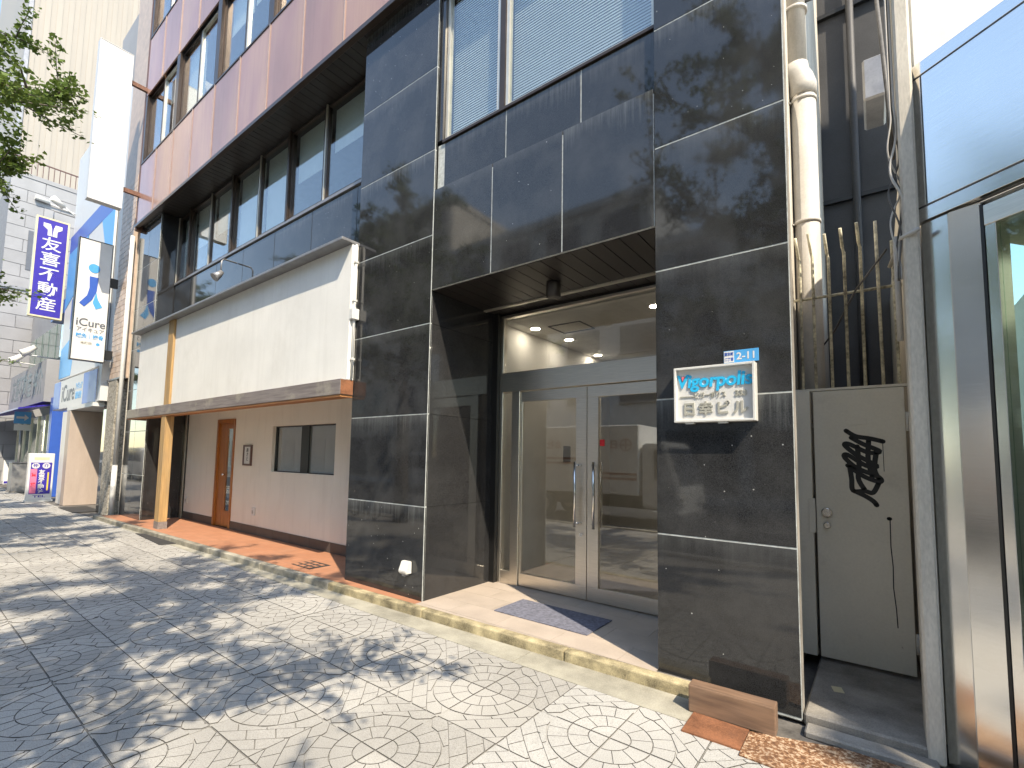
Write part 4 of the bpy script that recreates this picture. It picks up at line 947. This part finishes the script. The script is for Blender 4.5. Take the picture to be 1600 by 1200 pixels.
lg = MB(); lg.prism([(-0.70, 5.98), (-0.52, 5.98), (-0.54, 5.62), (-0.62, 5.38), (-0.76, 5.18), (-0.86, 5.26), (-0.72, 5.48), (-0.685, 5.68)], 'x', XI, XI+0.006); lg.build("logo_body", M_BLUE, ib)
lg = MB(); lg.prism([(-0.545, 5.60), (-0.50, 5.42), (-0.40, 5.24), (-0.53, 5.16), (-0.60, 5.32)], 'x', XI, XI+0.005); lg.build("logo_leg", M_SKYB, ib)
text("lettering", "iCure", 0.27, M_DKGREY, ib, (XI, -0.60, 4.78), EAST, 0.003, 0.004, sx=0.95)
text("lettering", "アイキュア", 0.13, M_DKGREY, ib, (XI, -0.60, 4.60), EAST, 0.003, 0.001, sx=0.85)
text("lettering", "鍼灸｜接骨", 0.125, M_SKYB, ib, (XI, -0.60, 4.44), EAST, 0.003, 0.003, sx=0.88)
text("lettering", "本町院", 0.075, M_GREYL, ib, (XI, -0.66, 4.27), EAST, 0.003, 0.001)
text("lettering", "●", 0.1, M_SKYB, ib, (XI, -0.43, 4.27), EAST, 0.003, 0.001)
# real-estate office
RE = empty("estate_agency_building", (0, 0, 0)); tag(RE, "low estate agency building with blue band and corner shop window", "building")
part("body", M_BLOCKW, RE, -31.0, -22.25, 0.3, 8.0, 4.9, 7.8)
part("blue_band", M_BLUE, RE, -24.5, -22.3, -0.03, 0.3, 6.4, 6.9)
for k in range(6): shared("upper_window", M_GGLASS, RE, -30.6+k*1.4, -30.6+k*1.4+1.25, 0.26, 0.299, 5.1, 6.5)
part("blue_pillar", M_BLUE, RE, -22.6, -22.22, -0.12, 0.5, 0, 3.4)
part("shop_glass", M_GGLASS, RE, -30.5, -22.65, 0.1, 0.12, 0.3, 2.9)
for k in range(6): shared("mullion", M_ALU, RE, -30.4+k*1.5, -30.4+k*1.5+0.08, 0.06, 0.14, 0.0, 2.9)
part("interior", M_WALL, RE, -30.5, -22.6, 2.5, 2.6, 0, 3.2); part("floor", M_INT, RE, -30.5, -22.6, 0.1, 2.5, 0, 0.05)
aw = MB(); aw.prism([(-0.9, 2.95), (-0.05, 3.15), (-0.05, 3.2), (-0.9, 3.0)], 'x', -31.0, -22.7); aw.build("awning", M_NAVY, RE)
fe = empty("estate_fascia_sign", (0, 0, 0)); tag(fe, "grey fascia sign with dark characters of the estate agency", "sign")
part("box", M_BLOCKW, fe, -30.2, -22.6, -0.31, 0.1, 3.25, 4.75, 0.01)
text("lettering", "友喜不動産 仲介", 1.05, M_DKGREY, fe, (-26.3, -0.312, 4.0), FRONT, 0.004, 0.02, sx=0.85)
yb = blade("estate_blade_sign", "navy blade sign with white vertical characters and pale gold frame", -22.4, -0.93, -0.06, 6.12, 9.62, M_NAVY, M_GOLD, 0.2, 0.05)
XY = -22.397
em = MB(); em.prism([(-0.74, 9.42), (-0.56, 9.42), (-0.52, 9.28), (-0.50, 9.0), (-0.62, 9.0), (-0.62, 9.2), (-0.74, 9.3)], 'x', XY, XY+0.006); em.prism([(-0.25, 9.42), (-0.43, 9.42), (-0.47, 9.28), (-0.49, 9.0), (-0.37, 9.0), (-0.37, 9.2), (-0.25, 9.3)], 'x', XY, XY+0.006); em.build("emblem", M_SIGNW, yb)
for k, ch in enumerate("友喜不動産"): text("lettering", ch, 0.50, M_SIGNW, yb, (XY, -0.49, 8.68-k*0.53), EAST, 0.003, 0.0045, sx=1.1)
for nm_, lb, yy, zz in (("sign_lamp", "small white lamp on an arm above the navy blade sign", -0.5, 10.05),):
    e = empty(nm_, (0, 0, 0)); tag(e, lb, "lamp"); MB().tube([(-22.3, 0.3, 9.75), (-22.2, -0.35, 10.15)], 0.02, 6).build("arm", M_WHITE, e); MB().tube([(-22.25, -0.3, 10.1), (-22.1, -0.62, 10.25)], [0.09, 0.12], 10).build("head", M_WHITEBOX, e)
    MB().tube([(-22.5, -0.49, 9.60), (-22.5, -0.49, 9.95), (-22.5, 0.3, 9.95)], 0.02, 6).build("hanger", M_COPING, e)
for k, xx in enumerate((-23.6, -26.0)):
    e = empty("fascia_lamp", (0, 0, 0)); tag(e, ("white spotlight on an arm over the fascia end nearest the clinic", "white spotlight on an arm over the middle of the estate fascia")[k], "lamp", "spotlights over the estate fascia")
    MB().tube([(xx, 0.1, 4.9), (xx, -0.9, 4.95)], 0.025, 6).build("arm", M_WHITE, e); MB().tube([(xx, -0.85, 4.95), (xx, -0.7, 5.05), (xx+0.05, -0.5, 5.25)], [0.14, 0.12, 0.08], 10).build("head", M_WHITEBOX, e)
# standing sign
ss = empty("standing_sign", (0, 0, 0)); tag(ss, "white standing sign with navy and pink poster on the pavement", "standing sign")
X_ = -20.3
part("frame", M_SIGNW, ss, X_-0.25, X_, -0.84, -0.26, 0.06, 1.48, 0.01)
part("base", M_WHITEBOX, ss, X_-0.32, X_+0.06, -0.86, -0.24, 0.004, 0.059)
part("poster", M_NAVY, ss, X_+0.001, X_+0.006, -0.79, -0.31, 0.24, 1.2)
part("pink_strip", M_PINKP, ss, X_+0.0062, X_+0.009, -0.78, -0.64, 0.26, 1.0)
text("lettering", "友喜不動産", 0.15, M_SIGNW, ss, (X_+0.0075, -0.55, 0.62), (R(90), R(0), R(90)), 0.001, 0.004, sx=0.01) if False else None
for k, ch in enumerate("友喜不動産"): text("lettering", ch, 0.145, M_SIGNW, ss, (X_+0.007, -0.53, 0.90-k*0.145), EAST, 0.001, 0.005)
for k, ch in enumerate("仲介"):
    d_ = MB(); yy = -0.68+k*0.24; d_.prism([(yy+0.09*math.cos(q*math.pi/10), 1.10+0.085*math.sin(q*math.pi/10)) for q in range(20)], 'x', X_+0.007, X_+0.011); d_.build("roundel", M_SIGNW, ss)
    text("lettering", ch, 0.12, M_NAVY, ss, (X_+0.0125, yy, 1.10), EAST, 0.0005, 0.003)
for k, ch in enumerate("賃貸"): text("lettering", ch, 0.12, M_RED, ss, (X_+0.010, -0.71, 0.82-k*0.3), EAST, 0.0005, 0.002)
part("yellow_line", M_YELLOW, ss, X_+0.0065, X_+0.008, -0.40, -0.365, 0.34, 0.9)
text("lettering", "TEL", 0.09, M_NAVY, ss, (X_+0.001, -0.55, 0.165), EAST, 0.001, 0.002, sx=2.0)
part("gold_header", M_GOLD, ss, X_+0.001, X_+0.004, -0.72, -0.38, 1.28, 1.36)
cbn = empty("utility_cabinet", (0, 0, 0)); tag(cbn, "grey utility cabinet standing on the pavement by the agency", "cabinet")
part("body", M_COPING, cbn, -25.9, -25.1, -0.62, -0.1, 0.05, 1.08, 0.015); part("plinth", M_STEP, cbn, -25.92, -25.08, -0.64, -0.08, 0, 0.049); part("lid", M_COPING, cbn, -25.93, -25.07, -0.65, -0.07, 1.081, 1.11, 0.008)
ts = empty("parking_sign", (0, 0, 0)); tag(ts, "blue and white road sign on a grey pole by the agency", "road sign")
MB().tube([(-25.3, -0.45, 0), (-25.3, -0.45, 3.0)], 0.04, 10).build("pole", M_COPING, ts)
part("blue_plate", M_SKYB, ts, -25.24, -25.225, -0.68, -0.22, 2.55, 3.0, 0.004); part("white_plate", M_SIGNW, ts, -25.24, -25.225, -0.66, -0.2, 2.3, 2.52, 0.002)
ar = MB(); ar.prism([(-0.62, 2.74), (-0.40, 2.74), (-0.40, 2.66), (-0.28, 2.78), (-0.40, 2.90), (-0.40, 2.82), (-0.62, 2.82)], 'x', -25.2245, -25.222); ar.build("arrow", M_SIGNW, ts)
ab = empty("a_board", (0, 0, 0)); tag(ab, "white folding sandwich board farther along the pavement", "sandwich board")
for sgn in (-1, 1):
    m_ = MB(); m_.box(-0.02, 0.02, -0.3, 0.3, 0, 1.1, 0.004); o = m_.build("panel", M_SIGNW, ab, (-31+sgn*0.25, 0.1, 0.02), (0, R(-sgn*12), 0))
part("stripe", M_NAVY, ab, -30.735, -30.728, -0.18, 0.38, 0.06, 0.16)
# grey block building with roof rail, tall beige tower behind
GBd = empty("grey_block_building", (0, 0, 0)); tag(GBd, "grey masonry block building with roof railing", "building")
GX = -31.2
part("core", M_OD2, GBd, -48, GX-0.03, -0.8, 14, 0, 14.4)
for j in range(24):
    zz = j*0.6
    for i in range(13):
        y0 = -0.85+i*1.2+(0.6 if j % 2 else 0)-0.6; y0c = max(-0.85, y0); y1 = y0+1.2
        if y1-y0c < 0.1: continue
        shared("masonry_block", M_BLOCKW, GBd, GX-0.06, GX, y0c+0.012, y1-0.012, zz+0.012, zz+0.588)
part("string_course", M_COPING, GBd, GX-0.05, GX+0.06, -0.87, 14, 9.0, 9.12)
for yy, zz in ((-0.1, 10.0), (0.7, 6.3), (2.6, 6.3)): part("dark_window", M_DKGREY, GBd, GX-0.02, GX+0.02, yy, yy+0.5, zz, zz+1.9)
part("parapet", M_BLOCKW, GBd, GX-0.2, GX+0.03, -0.86, 14, 14.4, 14.6)
for k in range(30): shared("rail_bar", M_BROWNF, GBd, GX-0.10, GX-0.07, -0.8+k*0.2, -0.775+k*0.2, 14.6, 15.3)
part("handrail", M_BROWNF, GBd, GX-0.11, GX-0.06, -0.85, 6, 15.3, 15.35)
e = empty("roof_camera", (0, 0, 0)); tag(e, "white camera on an arm at the grey building's wall", "camera")
MB().tube([(GX, 2.0, 13.3), (GX+0.1, 0.4, 13.45)], 0.03, 6).build("arm", M_WHITE, e); MB().tube([(GX+0.1, 0.5, 13.5), (GX+0.15, 0.0, 13.55)], [0.09, 0.13], 8).build("head", M_WHITEBOX, e)
TW = empty("beige_tower", (0, 0, 0)); tag(TW, "tall beige ribbed tower rising behind the grey block building", "building")
part("core", M_CORR, TW, -52, -33.6, -0.45, 16, 0, 48)
for k in range(36): shared("rib", M_CORR, TW, -33.6+0.001, -33.575, -0.45+k*0.45, -0.45+k*0.45+0.22, 14, 48)
part("corner_trim", M_COPING, TW, -33.6, -33.5, -0.62, -0.452, 14, 48)
# small grey wing and blue window behind the brown corner
SG = empty("grey_infill_building", (0, 0, 0)); tag(SG, "slim grey infill building with one blue window behind the blank blade sign", "building")
part("wall", M_BLOCKW, SG, -17.6, -16.0, 0.0, 6, 12.0, 14.0); part("window", M_SKYB, SG, -15.855, -15.84, 0.1, 0.9, 8.6, 11.2); part("body", M_PIER, SG, -17.5, -15.86, 0.1, 6, 8.0, 11.99)

# ================================================================== ACROSS THE ROAD (seen in the reflections)
def facade(name, label, x0, x1, h, m, rows, cols, wm, y=-19.2, win=0.62):
    e = empty(name, (0, 0, 0)); tag(e, label, "building")
    part("wall", m, e, x0, x1, y-10, y, 0, h)
    part("cornice", m, e, x0-0.1, x1+0.1, y-10.1, y+0.25, h, h+0.4)
    fh = (h-4.0)/rows; fwid = (x1-x0)/cols
    for r_ in range(rows):
        for c in range(cols):
            xa = x0+fwid*(c+0.5-win/2); xb = x0+fwid*(c+0.5+win/2); za = 4.0+r_*fh+fh*0.3; zb = 4.0+r_*fh+fh*0.85
            shared("window", wm, e, xa, xb, y-0.02, y+0.05, za, zb)
            shared("sill", M_COPING, e, xa-0.08, xb+0.08, y+0.001, y+0.16, za-0.1, za-0.001)
    for c in range(cols): shared("shopfront", M_INT, e, x0+fwid*c+0.3, x0+fwid*(c+1)-0.3, y-0.02, y+0.06, 0.2, 3.0)
    return e
M_OW = mat("dark_window_glass", (0.05, 0.06, 0.08), 0.08, var=0.1)  # dark glass of the opposite facades and the vehicles
M_OG = mat("pale_grey_facade", (0.50, 0.50, 0.49), 0.7, var=0.08, scale=0.5)
M_OB = mat("buff_facade", (0.56, 0.50, 0.42), 0.7, var=0.08, scale=0.5)
M_OD = mat("dark_brown_facade", (0.20, 0.17, 0.15), 0.6, var=0.1, scale=0.5)
facade("pale_office", "pale grey office block across the road", -22, -8.5, 15, M_OG, 4, 4, M_OW)
facade("buff_office", "buff office block across the road", -36, -22.3, 19, M_OB, 5, 5, M_OW)
facade("white_office", "white walled office across the road with broad windows", -8.2, 3, 12, M_OG, 3, 3, M_OW, win=0.5)
facade("brown_office", "dark brown office block across the road", -52, -36.3, 14, M_OD, 4, 6, M_OW)
facade("low_office", "low buff building across the road", -70, -52.3, 10, M_OB, 2, 6, M_OW)
facade("corner_office", "grey corner block across the road", 3.3, 18, 16, M_OB, 4, 5, M_OW)

# ---- vehicles at the kerb
def wheel(par, x, y, r, wd):
    o = MB().tube([(0, -wd/2, 0), (0, -wd/2+0.03, 0), (0, wd/2-0.03, 0), (0, wd/2, 0)], [r*0.92, r, r, r*0.92], 22).build("wheel", M_TYRE, par, (x, y, ROAD_Z+r))
    MB().tube([(0, -wd/2-0.01, 0), (0, wd/2+0.01, 0)], r*0.6, 18).build("rim", M_ALU, o)
def body_profile(par, name, prof, y0, y1, m, bev=0.05):
    b = MB(); b.prism(prof, 'y', y0, y1); bmesh.ops.bevel(b.bm, geom=b.bm.edges[:], offset=bev, segments=2, affect='EDGES'); o = b.build(name, m, par)
    for p in o.data.polygons: p.use_smooth = False
    return o
M_CARW = mat("white_car_paint", (0.78, 0.78, 0.77), 0.18, var=0.02)
def truck(X, Y):
    e = empty("delivery_truck", (X, Y, 0)); tag(e, "white delivery truck with reddish stripes parked at the kerb", "truck")
    z = ROAD_Z
    part("cargo_box", M_CARW, e, -2.2, 1.6, -0.95, 0.95, z+0.75, z+2.65, 0.03)
    body_profile(e, "cab", [(1.66, z+0.45), (3.35, z+0.45), (3.4, z+1.15), (3.05, z+2.1), (1.66, z+2.15)], -0.88, 0.88, M_CARW)
    part("chassis", M_BLACK, e, -2.1, 3.0, -0.6, 0.6, z+0.4, z+0.74)
    for sgn in (-1, 1): 
        b = MB(); b.prism([(2.0, z+1.2), (3.1, z+1.2), (2.9, z+1.95), (2.0, z+1.98)], 'y', sgn*0.9-0.006, sgn*0.9+0.006); b.build("side_window", M_OW, e)
    b = MB(); b.quad([(3.42, -0.75, z+1.2), (3.42, 0.75, z+1.2), (3.13, 0.75, z+1.98), (3.13, -0.75, z+1.98)]); b.build("windscreen", M_OW, e)
    part("bumper", M_COPING, e, 3.3, 3.5, -0.86, 0.86, z+0.35, z+0.6, 0.02)
    for sgn in (-1, 1): part("headlight", M_SIGNW, e, 3.36, 3.44, sgn*0.65-0.14, sgn*0.65+0.14, z+0.75, z+0.95, 0.01)
    for x in (-1.4, 2.5):
        for sgn in (-1, 1): wheel(e, x, sgn*0.78, 0.36, 0.24)
    ys = 0.952
    for off in (0.0, -0.13):
        b = MB(); b.prism([(-2.1, z+1.75+off), (-0.3, z+1.75+off), (0.3, z+1.35+off), (1.55, z+1.35+off), (1.55, z+1.29+off), (0.27, z+1.29+off), (-0.33, z+1.69+off), (-2.1, z+1.69+off)], 'y', ys, ys+0.004); b.build("stripe", M_STRIPE, e)
    back = (R(90), 0, R(180))
    text("lettering", "日", 0.26, M_STRIPE, e, (0.9, ys+0.001, z+2.1), back, 0.002, 0.004); text("lettering", "会社", 0.26, M_STRIPE, e, (-1.0, ys+0.001, z+2.1), back, 0.002, 0.004)
    b = MB()
    for q in range(24):
        a0, a1 = q*math.pi/12, (q+1)*math.pi/12
        b.quad([(1.25+0.17*math.cos(a0), ys+0.003, z+2.1+0.17*math.sin(a0)), (1.25+0.17*math.cos(a1), ys+0.003, z+2.1+0.17*math.sin(a1)), (1.25+0.14*math.cos(a1), ys+0.003, z+2.1+0.14*math.sin(a1)), (1.25+0.14*math.cos(a0), ys+0.003, z+2.1+0.14*math.sin(a0))])
    b.box(1.235, 1.265, ys, ys+0.003, z+1.96, z+2.24); b.box(1.11, 1.234, ys, ys+0.003, z+2.085, z+2.115); b.box(1.266, 1.39, ys, ys+0.003, z+2.085, z+2.115); b.build("emblem", M_STRIPE, e)
    return e
truck(-6.6, -7.3)
def van(X, Y, label, rz=0.0):
    e = empty("parked_van", (X, Y, 0), rz); tag(e, label, "van"); z = ROAD_Z
    body_profile(e, "body", [(-1.65, z+0.32), (1.65, z+0.32), (1.7, z+0.85), (1.45, z+1.05), (0.95, z+1.8), (0.7, z+1.9), (-1.6, z+1.9), (-1.68, z+1.0)], -0.72, 0.72, M_CARW, 0.06)
    for sgn in (-1, 1):
        for pl in ([(0.55, z+1.12), (1.25, z+1.12), (0.9, z+1.7), (0.55, z+1.75)], [(-0.5, z+1.12), (0.45, z+1.12), (0.45, z+1.75), (-0.5, z+1.75)], [(-1.5, z+1.12), (-0.6, z+1.12), (-0.6, z+1.75), (-1.5, z+1.75)]):
            b = MB(); b.prism(pl, 'y', sgn*0.725-0.006, sgn*0.725+0.006); b.build("side_window", M_OW, e)
        part("headlight", M_SIGNW, e, 1.6, 1.72, sgn*0.52-0.13, sgn*0.52+0.13, z+0.66, z+0.86, 0.01)
        for x in (-1.05, 1.05): wheel(e, x, sgn*0.63, 0.28, 0.18)
    b = MB(); b.quad([(1.47, -0.6, z+1.08), (1.47, 0.6, z+1.08), (1.0, 0.6, z+1.76), (1.0, -0.6, z+1.76)]); b.build("windscreen", M_OW, e)
    return e
van(-34.0, -6.2, "small white van parked far along the kerb"); van(-17.0, -12.8, "small white van waiting in the far lane", math.pi)
# bicycle
bk = empty("parked_bicycle", (-10.6, -4.25, 0), R(8)); tag(bk, "dark bicycle parked at the road side of the pavement", "bicycle")
for x in (-0.52, 0.52):
    t_ = MB(); pts = [(x+0.33*math.cos(k*math.pi/12), 0, 0.34+0.33*math.sin(k*math.pi/12)) for k in range(25)]; t_.tube(pts, 0.018, 6); wo = t_.build("wheel", M_TYRE, bk)
    s_m = MB()
    for k in range(8): s_m.tube([(x, 0, 0.34), (x+0.32*math.cos(k*math.pi/4), 0, 0.34+0.32*math.sin(k*math.pi/4))], 0.002, 4)
    s_m.build("spokes", M_STEEL2, wo)
fr_ = MB()
for a_, b_ in (((0.52, 0, 0.34), (0.38, 0, 0.95)), ((0.40, 0, 0.85), (-0.1, 0, 0.32)), ((-0.1, 0, 0.32), (-0.22, 0, 0.85)), ((-0.1, 0, 0.32), (-0.52, 0, 0.34)), ((-0.52, 0, 0.34), (-0.2, 0, 0.75)), ((0.39, 0, 0.8), (-0.19, 0, 0.72))): fr_.tube([a_, b_], 0.016, 8)
fr_.build("frame", M_BLACK, bk)
h_ = MB(); h_.tube([(0.25, -0.28, 1.05), (0.36, -0.1, 1.03), (0.38, 0, 1.0), (0.36, 0.1, 1.03), (0.25, 0.28, 1.05)], 0.013, 8); h_.build("handlebar", M_STEEL2, bk)
part("saddle", M_BLACK, bk, -0.36, -0.10, -0.08, 0.08, 0.86, 0.93, 0.03, 2)
b = MB(); b.box(0.45, 0.75, -0.17, 0.17, 0.72, 0.95, 0.02); b.build("basket", M_COPING, bk)

# ================================================================== STREET TREES
def make_tree(seed, height=8.2, crown=2.5, nleaf=15000, z0=2.9):
    r_ = random.Random(seed); tr = MB(); twigs = []
    lean = (r_.uniform(-0.15, 0.15), r_.uniform(-0.15, 0.15))
    tp = [(lean[0]*k/8*1.2+r_.uniform(-0.03, 0.03), lean[1]*k/8*1.2+r_.uniform(-0.03, 0.03), height*0.92*k/8) for k in range(9)]
    tp[0] = (0, 0, -0.1)
    tr.tube(tp, [0.19, 0.165, 0.15, 0.13, 0.11, 0.085, 0.06, 0.04, 0.015], 12)
    def at(zz):
        k = min(7, max(0, int(zz/(height*0.92)*8))); f = zz/(height*0.92)*8-k
        return Vector(tp[k]).lerp(Vector(tp[k+1]), min(1, max(0, f)))
    nl = 26
    for k in range(nl):
        zz = z0-0.5+(height*0.9-z0+0.5)*(k/nl)**0.9; a = k*2.399+r_.uniform(-0.3, 0.3); t_ = (zz-z0+0.5)/(height-z0+0.5)
        L = crown*(1.05-0.72*t_**1.4)*r_.uniform(0.75, 1.1)
        p0 = at(zz); up = r_.uniform(0.25, 0.6); pts = [p0]
        d = Vector((math.cos(a), math.sin(a), up)).normalized()
        for q in range(5):
            d = (d+Vector((r_.uniform(-0.16, 0.16), r_.uniform(-0.16, 0.16), r_.uniform(-0.12, 0.10)))).normalized(); pts.append(pts[-1]+d*L/5)
        r0 = 0.045*(1-0.55*t_)
        tr.tube(pts, [r0*(1-q/5.4) for q in range(6)], 6)
        for q in range(1, 6):
            for s2 in range(4 if q < 5 else 5):
                dd = Vector((r_.gauss(0, 1), r_.gauss(0, 1), r_.gauss(0.1, 0.7))).normalized(); dd = (dd+d*0.5).normalized(); LL = L*r_.uniform(0.12, 0.30)
                b0 = pts[q].lerp(pts[q-1], r_.random()); b1 = b0+dd*LL*0.5; b2 = b1+(dd+Vector((r_.uniform(-.3, .3), r_.uniform(-.3, .3), r_.uniform(-.35, .15)))).normalized()*LL*0.6
                tr.tube([b0, b1, b2], [r0*0.35, r0*0.22, 0.003], 4, False); twigs.append((b0, b1, b2))
    tm = tr.mesh("trunk"); tm.materials.append(M_BARK)
    verts, faces = [], []
    per = max(1, nleaf//len(twigs))
    for (b0, b1, b2) in twigs:
        for c in range(max(1, per//5)):
            t_ = r_.random(); base = b0.lerp(b1, t_*2) if t_ < 0.5 else b1.lerp(b2, t_*2-1)
            base = base+Vector((r_.gauss(0, 0.03), r_.gauss(0, 0.03), r_.gauss(0, 0.03)))
            for l_ in range(5):
                out = Vector((r_.gauss(0, 1), r_.gauss(0, 1), r_.gauss(-0.15, 0.7))).normalized(); nrm = Vector((r_.gauss(0, 0.6), r_.gauss(0, 0.6), 1)).normalized()
                side = out.cross(nrm).normalized(); s_z = r_.uniform(0.035, 0.062); st = base+out*r_.uniform(0.02, 0.06); nn = side.cross(out)
                i = len(verts)
                verts += [st, st+out*s_z*0.75+side*s_z*0.62+nn*s_z*0.12, st+out*s_z*1.0, st+out*s_z*0.75-side*s_z*0.62+nn*s_z*0.12]
                faces += [(i, i+1, i+2), (i, i+2, i+3)]
    lm = bpy.data.meshes.new("crown"); lm.from_pydata([tuple(v) for v in verts], [], faces); lm.materials.append(M_LEAF)
    return tm, lm
TA, TB = make_tree(11, 8.6, 2.7, 30000, 3.0), make_tree(23, 8.6, 2.7, 48000, 3.9)
spots = [(-0.75, -4.65, 0.4, TA, 1.12, "ginkgo street tree beside the road opposite the glass doors"), (-9.2, -4.3, 2.2, TB, 1.0, "ginkgo street tree beside the road opposite the closed shop"),
         (-14.6, -4.4, 4.0, TA, 1.0, "ginkgo street tree beside the road opposite the clinic pier"), (-22.0, -4.4, 1.2, TB, 1.05, "ginkgo street tree beside the road opposite the estate agency"), (7.4, -4.4, 5.1, TB, 1.1, "ginkgo street tree beside the road opposite the steel front building")]
for (x, y, rz, (tm, lm), sc, lb) in spots:
    e = empty("ginkgo_tree", (x, y, 0), rz, lb, "tree", "ginkgo trees along the road"); e.scale = (sc, sc, sc)
    place("trunk", tm, e); place("crown", lm, e)
